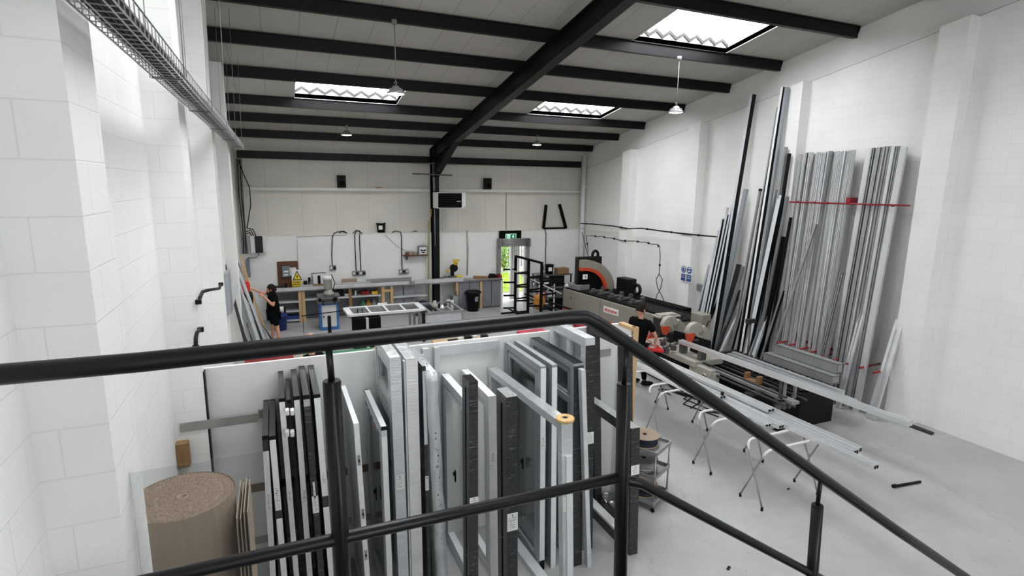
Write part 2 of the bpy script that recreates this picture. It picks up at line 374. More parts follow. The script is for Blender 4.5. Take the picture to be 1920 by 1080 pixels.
# right wall: blockwork up to a sloping head, smooth lining above
def zl(y): return 6.48-.177*(y-8.85)
b = MB()
P = [(XR, YF, 0), (XR, YB+.2, 0), (XR, YB+.2, zl(YB+.2)), (XR, YF, zl(YF))]
b.prism(P, (.25, 0, 0))
for y in (2.83, 5.86, 8.89, 11.92, 14.98):
    b.prism([(XR+.02, y, 0), (XR+.02, y+.45, 0), (XR+.02, y+.45, zl(y+.45)-.02), (XR+.02, y, zl(y)-.02)], (-.29, 0, 0))
wr = struct(b.build('wall_right', 'block'))
b = MB().prism([(XR+.03, YF, zl(YF)), (XR+.03, YB+.2, zl(YB+.2)), (XR+.03, YB+.2, 8), (XR+.03, YF, 11)], (.2, 0, 0))
b.build('gable_lining', 'gable', wr)
b = MB().prism([(XR+.025, -1, zl(-1)+.012), (XR+.025, YB, zl(YB)+.012), (XR+.025, YB, zl(YB)-.012), (XR+.025, -1, zl(-1)-.012)], (-.012, 0, 0))
struct(b.build('trim_1', 'greyp'))  # grey strip draws the shadowed gap over the blockwork
# back wall: block dado with the door opening, lining above, sheeting rail
DX0, DX1 = 7.29, 8.31
b = MB().box(XL-.2, DX0, YB, YB+.2, 0, 2.62).box(DX1, XR+.1, YB, YB+.2, 0, 2.62).box(DX0, DX1, YB, YB+.2, 2.25, 2.62)
b.box(4.60, 4.77, YB-.2, YB, 0, 2.62).box(5.0, 5.13, YB-.2, YB, 0, 2.62)
wb = struct(b.build('wall_back', 'block'))
MB().box(XL-.2, XR+.1, YB+.16, YB+.3, 2.6, 5.8).build('lining_sheet', 'cladding', wb)
MB().box(XL+.02, XR-.06, YB-.02, YB+.17, 3.96, 4.06).build('sheeting_rail', 'cream', wb, bevel=.01)
MB().box(XL+.02, 4.77, YB-.02, YB+.17, 2.6, 2.635).box(5.0, XR-.02, YB-.02, YB+.17, 2.6, 2.635).build('ledge_capping', 'cream', wb)
b = MB().box(-1.3, 11, YF-.2, YF, 0, 3.4).box(-1.3, 11, YF-.2, YF, 6.4, zr(YF)+.2)
FW = [(.4, 3.4), (3.9, 5.9)]  # unseen glowing panes added to brighten the near bay
for x0, x1 in ((-1.3, .4), (3.4, 3.9), (5.9, 11)): b.box(x0, x1, YF-.2, YF, 3.4, 6.4)
struct(b.build('wall_front', 'block'))
M['daylight'] = emis('frosted_daylight_glazing', (246, 249, 255), FRONT)
for k, (x0, x1) in enumerate(FW):
    e = bpy.data.objects.new('window_%d' % (k+11), None); link(e); e['kind'] = 'structure'; e['label'] = 'frosted window in the wall behind the landing'
    MB().box(x0, x1, YF-.12, YF-.1, 3.4, 6.4).build('frosted_pane', 'daylight', e)
    b = MB().box(x0, x0+.06, YF-.1, YF-.04, 3.4, 6.4).box(x1-.06, x1, YF-.1, YF-.04, 3.4, 6.4).box(x0, x1, YF-.1, YF-.04, 3.4, 3.46).box(x0, x1, YF-.1, YF-.04, 6.34, 6.4).box(x0, x1, YF-.1, YF-.04, 4.87, 4.93)
    for q in ((1, 2) if x1-x0 > 2.5 else (1,)): b.box(x0+q-.03, x0+q+.03, YF-.1, YF-.04, 3.4, 6.4)
    b.build('window_frame_bars', 'white', e)
# ceiling with the roof-light openings
LIGHTS = [(.6, 3.0, 12.92, 14.58), (6.65, 9.0, 12.92, 14.58), (6.65, 9.0, 8.0, 9.68), (.6, 3.0, 5.2, 7.2), (.6, 3.0, 2.6, 4.4), (6.65, 9.0, 0, 1.8)]  # last three are out of view, added for more light
xb = [-1.25, .6, 3.0, 6.65, 9.0, 10.95]; yb = [YF-.2, 0, 1.8, 2.6, 4.4, 5.2, 7.2, 8.0, 9.68, 12.92, 14.58, YB+.3]
b = MB()
for i in range(len(xb)-1):
    for j in range(len(yb)-1):
        if any(abs(xb[i]-l[0]) < .01 and abs(yb[j]-l[2]) < .01 for l in LIGHTS): continue
        x0, x1, y0, y1 = xb[i], xb[i+1], yb[j], yb[j+1]
        b.prism([(x0, y0, zr(y0)-.04), (x1, y0, zr(y0)-.04), (x1, y1, zr(y1)-.04), (x0, y1, zr(y1)-.04)], (0, 0, .1))
struct(b.build('ceiling', 'lining'))
M['sky'] = emis('daylit_translucent_sheet', (250, 252, 255), SKYL)
M['filler'] = mat('grey_foam_filler', (52, 51, 48), .8)
for k, (x0, x1, y0, y1) in enumerate(LIGHTS):
    e = bpy.data.objects.new('window_%d' % (k+1), None); link(e); e['kind'] = 'structure'
    e['label'] = 'corrugated rooflight'
    b = MB(); t = .02; d = .26
    for (a0, a1, c0, c1) in ((x0-t, x0, y0, y1), (x1, x1+t, y0, y1), (x0-t, x1+t, y0-t, y0), (x0-t, x1+t, y1, y1+t)):
        b.prism([(a0, c0, zr(c0)-.045), (a1, c0, zr(c0)-.045), (a1, c1, zr(c1)-.045), (a0, c1, zr(c1)-.045)], (0, 0, d))
    b.build('upstand', 'white', e)
    n = 14; pts = []; b = MB(); z0 = .17
    for i in range(n+1):
        x = x0+(x1-x0)*i/n; dz = z0+(.06 if i % 2 else -.05)
        pts.append((x, dz))
    V = [(x, y0, zr(y0)+dz) for x, dz in pts]+[(x, y1, zr(y1)+dz) for x, dz in pts]
    b.add(V, [(i, i+1, n+2+i, n+1+i) for i in range(n)]); b.build('corrugated_sheet', 'sky', e)
    b = MB()
    for i in range(n):
        (xa, za), (xc, zc) = pts[i], pts[i+1]; y = y1-.06
        b.prism([(xa, y, zr(y)+za-.075), (xc, y, zr(y)+zc-.075), (xc, y, zr(y)+zc-.004), (xa, y, zr(y)+za-.004)], (0, .03, 0))
    b.build('end_filler', 'filler', e)
# ------------------------------------------------------------------ steelwork
zpoly = [(-.03, -.105), (.07, -.105), (.07, -.09), (-.018, -.09), (-.018, .09), (-.07, .09), (-.07, .105), (-.03, .105)]
ords = ['nearest the back wall', 'second from the back wall', 'third from the back wall, under the lower rooflights', 'fourth from the back wall', 'fifth from the back wall', 'sixth from the back wall, carrying two hanging lamps', 'seventh from the back wall, at the top of the photo']
PY = [17.63, 16.02, 14.62, 12.85, 11.2, 9.70, 7.94]
for i, y in enumerate(PY+[6.33, 4.9, 3.1]):
    z = zr(y)-.148
    o = MB().extr((-.97, y, z), (10.62, y, z), [(-a, c) for a, c in zpoly]).build('roof_purlin', 'steel_black')
    tag(o, 'black steel roof purlin, '+ords[i] if i < 7 else 'black steel roof purlin over the stair landing', 'purlin', 'roof purlins')
RX = 4.88
def ibeam_sloped(y0, y1, hw, zt, depth, fl=.018, web=.012):
    b = MB()
    for a, c, w in ((0, fl, hw), (depth-fl, depth, hw), (0, depth, web/2)):
        b.prism([(RX-w, y0, zt(y0)-a), (RX-w, y1, zt(y1)-a), (RX-w, y1, zt(y1)-c), (RX-w, y0, zt(y0)-c)], (2*w, 0, 0))
    return b
zt = lambda y: zr(y)-.262
b = ibeam_sloped(-1, 18.05, .1, zt, .40)
b.prism([(RX-.006, 15.6, zt(15.6)-.4), (RX-.006, 17.75, zt(17.75)-.4), (RX-.006, 17.75, zt(17.75)-.95)], (.012, 0, 0))
b.prism([(RX-.1, 15.6, zt(15.6)-.4), (RX-.1, 17.75, zt(17.75)-.95), (RX-.1, 17.75, zt(17.75)-.97), (RX-.1, 15.6, zt(15.6)-.42)], (.2, 0, 0))
o = b.build('roof_rafter', 'steel_black'); tag(o, 'big black steel rafter sloping up the middle of the roof', 'rafter')
b = MB()
for y in (17.76, 18.10): b.box(RX-.1, RX+.1, y-.009, y+.009, 0, zt(18)-.02)
b.box(RX-.006, RX+.006, 17.76, 18.1, 0, zt(18)-.02)
c = tag(b.build('steel_column', 'steel_black'), 'black steel column in the middle of the back wall, behind the white heater', 'column')
b = MB()
for x in (4.80, 4.84): b.tube([(x, 17.74, 3.98), (x-.03, 17.74, 4.9)], .006, 6)
b.tube([(4.82, 17.74, 3.42), (4.83, 17.74, 2.2)], .006, 6)
b.build('conduit', 'white', c)
b = MB().box(XL+.1, 4.76, 18.0, 18.14, 4.87, 5.09).box(5.0, XR-.3, 18.0, 18.14, 4.87, 5.09)
tag(b.build('eaves_beam', 'steel_black'), 'black horizontal eaves beam along the top of the back wall', 'beam')
b = MB().cyl((4.1, 17.7, 4.86), (5.6, 17.7, 4.86), .02, 8).cyl((4.05, 17.5, 4.52), (5.35, 17.5, 4.50), .02, 8)
o = b.build('unistrut_bar', 'grime'); tag(o, 'grey steel bars crossing the column above the heater', 'bar')
b = MB().cyl((10.55, 18.05, 0), (10.55, 18.05, 5.3), .088, 16)
for z in (1.2, 2.7, 4.2): b.cyl((10.55, 18.05, z-.05), (10.55, 18.05, z+.05), .098, 16)
o = b.build('downpipe', 'white'); tag(o, 'white downpipe in the corner of the back and right walls', 'pipe')
# ------------------------------------------------------------------ lamps
M['led'] = emis('lit_lamp_lens', (255, 250, 242), 26)
LAMPS = [((1.97, 9.58, 5.66), 'hanging lamp on the long cord, left of the rafter', 6.78), ((1.93, 16.02, 5.48), 'small lamp close under the purlin, left of the rafter', 5.72),
         ((7.65, 16.02, 5.45), 'small lamp close under the purlin, right of the rafter', 5.72), ((7.72, 9.58, 5.72), 'hanging lamp on the long cord under the large rooflight', 6.78)]
for (p, lb, zt_) in LAMPS:
    t = thing('high_bay_lamp', 'round silver '+lb, 'lamp', p, 'high bay lamps'); x, y, z = p
    MB().lathe(p, [(.14, .0), (.15, .02), (.14, .035), (.10, .05), (.07, .1), (.045, .13), (.0, .135)], 20, cap=False).build('housing', 'alud', t)
    b = MB()
    for k in range(10):
        a = k*PI/5; b.bar((x+.05*math.cos(a), y+.05*math.sin(a), z+.08), (x+.115*math.cos(a), y+.115*math.sin(a), z+.06), .006, .04)
    b.build('cooling_fin', 'alud', t)
    MB().lathe((x, y, z+.006), [(.0, -.012), (.1, -.01), (.128, .0), (.128, .004)], 20, cap=False).build('lens', 'led', t)
    b = MB().tube([(x, y, z+.135), (x+.012, y, z+.16), (x+.02, y, z+.185), (x, y, z+.205), (x-.02, y, z+.185), (x-.012, y, z+.16)], .006, 6).build('hook', 'wire', t)
    MB().tube([(x, y, z+.2), (x+.005, y, (z+zt_)/2), (x, y, zt_)], .008, 6).cyl((x, y, zt_-.04), (x, y, zt_+.03), .045, 12).build('cord', 'greyp', t)
    l = bpy.data.lights.new('lamp_light', 'SPOT'); l.energy = LAMPW; l.spot_size = math.radians(140); l.spot_blend = .6; l.shadow_soft_size = .12
    lo = bpy.data.objects.new('lamp_light', l); link(lo); lo.location = (x, y, z-.03)
# world
w = bpy.data.worlds.new('sky'); SC.world = w; w.use_nodes = True
bg = w.node_tree.nodes['Background']; bg.inputs[0].default_value = (.93, .96, 1, 1); bg.inputs[1].default_value = WORLD
# ------------------------------------------------------------------ doorway and outside
e = bpy.data.objects.new('door_1', None); link(e); e['kind'] = 'structure'; e['label'] = 'roller shutter doorway in the back wall'
b = MB().box(7.19, DX0+.02, YB-.12, YB+.02, 0, 2.3).box(DX1-.02, DX1+.12, YB-.12, YB+.02, 0, 2.2).build('shutter_guide', 'alud', e)
b = MB()
for k in range(5): b.lathe((7.24, YB-.16, 2.10+.055*k), [(.035, 0), (.035, 1.12)], 10, axis='X')
b.build('shutter_slat', 'alud', e)
MB().box(7.2, 7.25, YB-.3, YB, 2.02, 2.36).box(8.34, 8.39, YB-.3, YB, 2.05, 2.34).build('end_plate', 'greyp', e)
# rolled-back steel door leaf on the outside
b = MB()
for k in range(5): b.box(7.87+.08*k, 7.92+.08*k, YB+.32, YB+.36, .03, 2.2)
b.box(7.85, 8.27, YB+.36, YB+.39, .03, 2.2).build('door_leaf', 'whitep', e)
struct(MB().box(0, 18, 18.4, 34, -.25, -.01).build('floor_outside', 'conc'))
b = MB()
for k in range(2600):
    x = random.uniform(6.6, 11.5); y = random.uniform(20.2, 24.5); h = random.uniform(.05, .22); a = random.uniform(0, PI)
    dx, dy = .012*math.cos(a), .012*math.sin(a)
    b.add([(x-dx, y-dy, 0), (x+dx, y+dy, 0), (x+random.uniform(-.06, .06), y+random.uniform(-.06, .06), h)], [(0, 1, 2)])
b.add([(6.6, 20.1, .012), (11.6, 20.1, .012), (11.6, 24.6, .012), (6.6, 24.6, .012)], [(0, 1, 2, 3)])
tag(b.build('grass', 'grass'), 'bright green grass outside the doorway', 'grass', kind='stuff')
def bush(x, y, r, h, label):
    t = thing('bush', label, 'bush', (x, y, 0), 'bushes outside the doorway')
    b = MB()
    for k in range(900):
        a = random.uniform(0, 2*PI); q = random.random()**.6; zz = random.uniform(.1, 1); rr = r*q*(1.1-zz*.5)
        p = Vector((x+rr*math.cos(a), y+rr*math.sin(a), zz*h)); s = random.uniform(.04, .1)
        u = Vector((random.uniform(-1, 1), random.uniform(-1, 1), random.uniform(-1, 1))).normalized()*s; v = u.orthogonal().normalized()*s*.5
        b.add([p-u, p+v, p+u, p-v], [(0, 1, 2, 3)])
    b.build('foliage', 'leaf', t)
    b = MB()
    for k in range(5): b.tube([(x, y, 0), (x+random.uniform(-.3, .3)*r, y+random.uniform(-.3, .3)*r, h*.7)], [.03, .012], 6)
    b.build('stem', 'timberd', t)
bush(8.9, 25.0, .6, 1.15, 'leafy green bush seen through the left of the doorway'); bush(10.4, 25.3, .8, 1.3, 'taller green bush behind the rack post, outside the doorway')
t = thing('palisade_fence', 'grey palisade fence outside the doorway', 'fence', (9, 26.4, 0))
b = MB()
for k in range(26): b.box(7+.24*k, 7.1+.24*k, 26.4, 26.42, .02, 2.9)
b.build('pale', 'greyp', t); MB().box(7, 13.3, 26.42, 26.47, .5, .56).box(7, 13.3, 26.42, 26.47, 2.3, 2.36).build('rail', 'greyp', t)
# ------------------------------------------------------------------ landing, stair and railing
YR = 1.45
struct(MB().box(XL, 1.06, -1.6, 1.52, 2.58, 2.70).build('landing_floor', 'grime'))
b = MB(); n = 15
for k in range(n):
    x = 1.06+.27*k; z = 2.70-.18*(k+1)
    if z > .05: b.box(x, x+.28, .55, 1.5, z-.03, z)
for y in (.55, 1.47): b.prism([(1.06, y, 2.68), (1.06, y, 2.4), (4.75, y, -.0), (5.1, y, 0)], (0, .03, 0))
struct(b.build('stair_flight', 'steel_black'))
t = thing('stair_railing', 'black tubular steel stair railing crossing the foreground', 'railing', (.12, YR, 2.7))
HC = Vector((.847, YR, 3.807))
hand = [(-.95, YR, 3.795), (-.3, YR, 3.79), (.12, YR, 3.797), (.60, YR, 3.803), (.80, YR, 3.806), HC+Vector((.02, 0, -.004)), HC+Vector((.07, 0, -.03)), (1.536, YR, 3.365), (2.61, YR, 2.628), (3.5, YR, 2.03)]
MB().tube(hand, .0232, 20).build('handrail', 'rail_black', t)
p1t = wY(622, 713, YR); p1b = wY(641, 1060, YR); p2t = wY(1170, 719, YR); p2b = wY(1163, 1080, YR); p3t = wY(1533, 946, YR); p3b = wY(1523, 1078, YR)
def ext(a, c, z): return a+(c-a)*((z-a.z)/(c.z-a.z))
posts = [(p1t, ext(p1t, p1b, 2.70)), (p2t, ext(p2t, p2b, 2.70)), (p3t, ext(p3t, p3b, 1.98))]
for k, (a, c) in enumerate(posts):
    c = c.copy()
    o = MB().cyl(c, a-Vector((0, 0, .004)), .0235, 20).cyl(a-Vector((0, 0, .004)), a, .0235, 20, .021).build('post', 'rail_black', t)
    hz = {0: 3.797, 1: 3.807-(a.x-.87)*.672, 2: 3.807-(a.x-.87)*.672}[k]
    MB().cyl(a-Vector((0, 0, .01)), (a.x-(.0 if k else .004), YR, hz-.012), .0088, 12).build('spigot', 'rail_black', o)
MB().tube([(-.95, YR, 3.235), (-.2, YR, 3.235), (.14, YR, 3.233), (1.02, YR, 3.226)], .0175, 18).build('mid_rail', 'rail_black', t)
MB().tube([(1.02, YR, 3.226), (1.12, YR, 3.185), (2.06, YR, 2.556), (2.1, YR, 2.53), (3.4, YR, 1.66)], .0175, 18).build('mid_rail', 'rail_black', t)
# ------------------------------------------------------------------ board partition of the frame bay
YP = 5.9
e = bpy.data.objects.new('wall_partition', None); link(e); e['kind'] = 'structure'; e['label'] = 'white board partition behind the wrapped frames'
b = MB().prism([(-.765, YP, 0), (4.12, YP, 0), (4.12, YP, 2.445), (-.765, YP, 2.405)], (0, .04, 0))
ye = wX(1190, 614, 4.09).y
b.box(4.05, 4.09, ye+.03, YP, 0, 2.42)
b.build('board', 'paint', e)
b = MB().box(4.05, 4.13, ye, YP, 2.42, 2.465)
b.box(4.07, 4.145, ye-.015, ye+.05, 0, 2.465).build('timber_capping', 'timber', e)
b = MB().box(-.95, -.27, YP-.125, YP-.115, 1.835, 1.925).box(-.27, -.2, YP-.03, YP-.002, 1.83, 1.92)
b.box(3.66, 3.95, YP-.01, YP-.002, 2.02, 2.12).box(3.64, 3.96, YP-.01, YP-.002, 1.22, 1.31).box(-.4, .9, YP-.006, YP-.002, .42, .5)
b.build('rubbing_strip', 'strip', e)
MB().box(-.42, 1.2, YP-.008, YP-.002, 1.02, 1.11).build('oxidised_strip', 'stripb', e)
b = MB().box(1.43, 1.50, YP-.09, YP-.02, 0, 2.40).box(1.56, 1.62, YP-.09, YP-.02, 0, 2.40).box(1.62, 2.36, YP-.05, YP-.003, 2.30, 2.40)
b.build('aluminium_upright', 'alu', e)
MB().box(-.719, -.708, 5.80, YP-.001, 0, 2.4).build('black_seal', 'black', e)  # black strip stands in for shade in the gap beside the pilaster
# ------------------------------------------------------------------ framed windows and doors standing in the bay
SK = [0, 0, 1]
def shear(b, x, h, ln):
    for v in b.v: v.x += ln*(h-v.z)/h+SK[0]*(v.y-SK[1])/SK[2]
    return b
def sticker(t, x, w, y, z0, z1, h, ln, name='paper_label', vert=False, m='label', rows=5):
    b = MB().box(x-w/2, x+w/2, y-.0016, y, z0, z1); b.m = 1; H = z1-z0
    if vert:
        for k in range(9):
            zz = z1-H*(.06+.1*k); ww = w*random.uniform(.12, .35)
            xx = x+random.uniform(-.12, .12)*w
            b.box(xx-ww/2, xx+ww/2, y-.0022, y-.0016, zz-H*random.uniform(.012, .035), zz)
        b.box(x-w*.45, x+w*.45, y-.0022, y-.0016, z0+H*.42, z0+H*.428)
    else:
        b.box(x-.006, x+.006, y-.0022, y-.0016, z1-H*.17, z1-H*.09)
        for k in range(rows):
            zz = z1-H*(.26+.13*k); ww = w*random.uniform(.35, .75)
            n = 5
            for i in range(n):
                if random.random() < .25: continue
                a = x-ww/2+ww*i/n; b.box(a, a+ww/n*.75, y-.0022, y-.0016, zz-H*.028, zz)
    return shear(b, x, h, ln).build(name, [m, 'ink'], t)
def profile_frame(kind, label, cat, x, t, y0, h, y1=5.86, m='greyc', edge=None, pane='glass', pw=.07, trans=(), mull=(), ln=0, group=None, stk=None, top=None, z0=0, caps=None, beads=True, tpw=None, skew=0, sash=None):
    SK[:] = [skew, y0, y1-y0]
    """rectangular frame standing on edge in the plane x = const"""
    r = thing(kind, label, cat, (x+ln, (y0+y1)/2, 0), group); a, c = x-t/2, x+t/2; S = lambda b: shear(b, x, h, ln)
    b = MB().box(a, c, y0, y0+pw, z0, h).box(a, c, y1-pw, y1, z0, h).box(a, c, y0+pw, y1-pw, h-(tpw or pw), h).box(a, c, y0+pw, y1-pw, z0, z0+pw)
    S(b).build('outer_frame', m, r, bevel=.002)
    for z in trans:
        S(MB().box(a+.004, c-.004, y0+pw, y1-pw, z-pw/2, z+pw/2)).build('transom', m, r)
    for y in mull:
        S(MB().box(a+.004, c-.004, y-pw*.4, y+pw*.4, z0+pw, h-pw)).build('mullion', m, r)
    if beads and pane:
        b = MB(); bw = .022; i0, i1 = y0+pw, y1-pw; zz = [z0+pw]+sorted(trans)+[h-(tpw or pw)]
        for k in range(len(zz)-1):
            p = zz[k]+(pw/2 if k else 0); q = zz[k+1]-(pw/2 if k < len(zz)-2 else 0)
            if q-p < .1: continue
            e = t*.32
            b.box(x-e, x+e, i0, i0+bw, p, q).box(x-e, x+e, i1-bw, i1, p, q).box(x-e, x+e, i0+bw, i1-bw, q-bw, q).box(x-e, x+e, i0+bw, i1-bw, p, p+bw)
        S(b).build('glazing_bead', m if m not in ('white', 'filmw') else 'tape', r)
        if pane in ('glass', 'glassd'):
            b = MB()
            e = t*.32+.001
            b.box(x-e, x-e+.002, i0+bw, i0+bw+.006, z0+pw, h-pw).box(x+e-.002, x+e, i0+bw, i0+bw+.006, z0+pw, h-pw)
            S(b).build('rubber_gasket', 'black', r)
    if sash:
        i0, i1, k = y0+pw+.012, y1-pw-.012, .055; e = t*.44; q, p = h-(tpw or pw)-.012, z0+pw+.012
        S(MB().box(x-e, x+e, i0, i0+k, p, q).box(x-e, x+e, i1-k, i1, p, q).box(x-e, x+e, i0+k, i1-k, q-k, q).box(x-e, x+e, i0+k, i1-k, p, p+k)).build('sash', sash, r, bevel=.003)
        S(MB().box(x-e-.012, x-e, (i0+i1)/2-.05, (i0+i1)/2-.02, 1.0, 1.13).box(x-e-.03, x-e-.012, (i0+i1)/2-.05, (i0+i1)/2-.02, 1.08, 1.11)).build('handle', 'black', r)
    if pane: S(MB().box(x-.006, x+.006, y0+pw, y1-pw, z0+pw, h-pw)).build('glass_pane', pane, r)
    if edge:
        for (em, e0, e1) in edge:
            S(MB().box(a+.001, c-.001, y0-.002, y0, e0, e1)).build('edge_tape', em, r)
    if top: S(MB().box(a+.001, c-.001, y0-.001, y1, h, h+.002)).build('top_film', top, r)
    if caps:
        S(MB().box(a-.001, c+.001, y0-.003, y0+.012, h-.03, h+.003).box(a-.001, c+.001, y1-.012, y1+.002, h-.03, h+.003)).build('end_cap', caps, r)
    SK[0] = 0
    for s in (stk or []): sticker(r, x, min(t*1.0, s[2]) if len(s) > 2 else t*.96, y0-.0024, s[0], s[1], h, ln, vert=s[3] if len(s) > 3 else False)
    return r
def lean_to(px, py, y0, x, h):
    p = wY(px, py, y0); return (p.x-x)*h/(h-p.z)
def zat(px, py, y): return wY(px, py, y).z
GD = 'dark frames leaning in the left of the bay'; GF = 'frames standing in the bay'
lab = ['shorter dark grey frame at the far left of the dark row, narrow white edge', 'shorter dark grey frame, second in the dark row, white taped near edge',
       'tall dark grey frame, leftmost of the tall ones, with a black cap and white edge', 'dark grey frame set back between two tall white-edged frames, behind white clips',
       'tall dark grey frame with white plastic clips on its white edge', 'tall dark grey frame whose near edge is wrapped in black film', 'tall dark grey frame at the right of the dark row, beside the railing post']
def dark(i, pn, y0, h, t, pb, edges, stk=None, caps='black'):
    p = wY(pn[0], pn[1], y0); x = p.x; ln = lean_to(pb[0], pb[1], y0, x, h)
    return profile_frame('window_frame', lab[i], 'frame', x, t, y0, h, m='anth', edge=edges, ln=ln, group=GD, stk=stk, caps=caps, pane='glassd'), x, ln
Z = zat
dark(0, (497, 817), 4.98, 2.02, .05, (512, 1080), [('tape', .62, Z(505, 845, 4.98))], [(Z(505, 957, 4.98), Z(505, 925, 4.98), .05, True)])
dark(1, (510.5, 819), 4.95, 2.02, .052, (533, 1080), [('tape', Z(520, 957, 4.95), 2.0), ('tape', 0, Z(525, 972, 4.95))], [(Z(520, 957, 4.95), Z(520, 912, 4.95), .05, True)])
dark(2, (528, 746), 5.08, 2.307, .048, (556, 1080), [('tape', 0, 2.28)], [(Z(540, 944, 5.08), Z(540, 920, 5.08), .05, True)])
dark(3, (542, 757), 5.25, 2.22, .035, (574, 1080), [('anth', .4, 1.6)])
dr, dx_, dl_ = dark(4, (556, 742), 5.07, 2.312, .05, (581, 1080), [('tape', 0, 2.28)], [(Z(569, 944, 5.07), Z(569, 918, 5.07), .05, True)])
b = MB()
for py in (772, 812):
    for px in (538.5, 548):
        q = wY(px, py, 5.0); b.cbox(q, .034, .07, .05)
b.build('packing_clip', 'whitep', dr, bevel=.008, seg=2)
dark(5, (574, 740), 5.0, 2.338, .055, (603, 1080), [('film', Z(574, 762, 5), 2.30), ('filmb', 0, Z(574, 762, 5))], [(Z(590, 962, 5), Z(590, 930, 5), .055, True), (Z(580, 935, 5), Z(580, 905, 5), .018, True)])
dark(6, (594, 739), 4.99, 2.336, .055, (622, 1080), [('tape', Z(610, 930, 4.99), 2.33), ('tape', 0, Z(615, 950, 4.99))], [(Z(606, 908, 4.99), Z(606, 886, 4.99), .055, True)])
def px_frame(kind, label, pn, y0, m, t, h=None, pb=None, **kw):
    p = wY(pn[0], pn[1], y0); h = h or p.z
    ln = lean_to(pb[0], pb[1], y0, p.x, h) if pb else 0
    return profile_frame(kind, label, 'frame', p.x, t, y0, h, m=m, ln=ln, group=GF, **kw), p.x, h, ln
r, x, h, ln = px_frame('glazed_panel', 'white edged glass panel with hinges, right of the tall railing post', (668, 794), 4.83, 'white', .046, pb=(689, 1080), pw=.035, pane='greyl', edge=[('tape', 0, 2.06)])
for z in (1.72, 1.18, .75):
    b = MB().box(x-.012, x+.012, 4.822, 4.828, z-.05, z+.05); b.m = 1; b.box(x-.006, x+.006, 4.818, 4.824, z-.015, z+.012)
    shear(b, x, h, ln).build('hinge_plate', ['alud', 'black'], r)
r, x, h, ln = px_frame('window_frame', 'pale frame with printed tape along its top rail', (720, 801), 4.84, 'greyl', .052, sash='greyl', pb=(731, 1080), edge=[('tape', 0, 1.9)], caps='black', pw=.085, top='white')
b = MB().box(x-.029, x-.0265, 4.9, 5.8, h-.13, h-.08)
b.m = 1
for k in range(34):
    y = 4.92+.026*k
    if k % 7 == 6: continue
    b.m = 2 if 4 < k < 13 else 1
    b.box(x-.0305, x-.029, y, y+.015, h-.12, h-.12+random.uniform(.018, .03))
shear(b, x, h, ln).build('printed_tape', ['tape', 'ink', 'inkred'], r)
r, x, h, ln = px_frame('door_frame', 'tall pale frame in clear wrap with an opening above its wrapped rail', (741, 671), 4.98, 'filmg', .105, sash='greyl', pb=(757, 1080), pw=.10, trans=(2.12, 1.98), top='film', stk=[(Z(745, 919, 4.98), Z(745, 891, 4.98), .08)], pane='glass')
r2, x, h, ln = px_frame('door_frame', 'broad tall frame in milky wrap with crinkled silver top, beside the railing', (772, 673), 4.98, 'filmw', .115, sash='greyl', pb=(783, 1080), pw=.14, top='film', pane='glassd', trans=(1.3,))
shear(MB().box(x-.075, x-.06, 4.99, 5.05, 0, h-.02), x, h, ln).build('edge_profile', ['greyl'], r2)
# bubble-wrapped panel leaning against its neighbour
p = wY(810, 700, 4.88); q = wY(832, 1080, 4.88); h = p.z; ln = (q.x-p.x)*h/(h-q.z)
t = thing('wrapped_panel', 'bulging panel in silver bubble wrap leaning in the middle of the bay', 'panel', (p.x+ln, 5.3, 0), GF)
V = []; b = MB(); n = 26
for i in range(n+1):
    z = h*i/n; w = .046+.003*math.sin(i*1.3)+.002*math.sin(i*2.9); s = .003*math.sin(i*.8)
    V += [(p.x-w+s, 4.88, z), (p.x+w+s, 4.875+.006*math.sin(i*2), z), (p.x+w+s, 5.75, z), (p.x-w+s, 5.75, z)]
F = [(0, 1, 2, 3), (4*n+3, 4*n+2, 4*n+1, 4*n)]+[(4*i+j, 4*i+4+j, 4*i+4+(j+1) % 4, 4*i+(j+1) % 4) for i in range(n) for j in range(4)]
b.add(V, F, True); shear(b, p.x, h, ln).build('wrapped_body', 'filmg', t)
b = MB()
for k in range(60):
    y = random.uniform(4.88, 5.5); xx = p.x+random.uniform(-.05, .05); z = h+random.uniform(0, .012)
    u = Vector((random.uniform(-1, 1), random.uniform(-1, 1), random.uniform(-.3, .6)))*.02
    b.add([(xx, y, z-.01), Vector((xx, y, z))+u, Vector((xx+.02, y+.01, z))+u*.3], [(0, 1, 2)])
b.build('torn_film', 'film', t)
b = MB()
for k in range(22):
    z = h-.55-.06*k
    if z < .1: break
    for i in range(3):
        if random.random() < .45: xx = p.x+random.uniform(-.015, .015); b.box(xx, xx+.003+.004*random.random(), 4.868, 4.869, z, z+.022*random.random()+.006)
shear(b, p.x, h, ln).build('printed_mark', 'ink', t)
r, x, h, ln = px_frame('window_frame', 'dark frame in silver wrap tucked left of the bubble-wrapped panel', (795, 690), 4.95, 'filmb', .035, h=2.5, pb=(805, 1080), top='film', pane='glassd', edge=[('greyl', 1.7, 2.45), ('filmb', 0, 1.5)], stk=[(Z(797, 920, 4.95), Z(797, 893, 4.95), .05)])
px_frame('window_frame', 'grey frame with a bright white top, just right of the bubble wrap', (884, 756), 4.92, 'greyl', .085, sash='white', pb=(884+2, 1080), top='white', pane=None, pw=.09)
px_frame('window_frame', 'narrow frame wrapped in black film standing in front of the white topped frames', (888, 716), 4.42, 'filmb', .085, pb=(889, 1080), y1=4.62, pw=.08, pane=None, beads=False, top='filmb', stk=[(Z(889, 948, 4.42), Z(889, 932, 4.42), .085)])
px_frame('window_frame', 'milky wrapped frame with a bright top, left of the tape roll', (923, 743), 4.96, 'filmw', .085, sash='white', pb=(927, 1080), top='white', pane=None, pw=.09, stk=[(Z(923, 872, 4.96), Z(923, 848, 4.96), .07)])
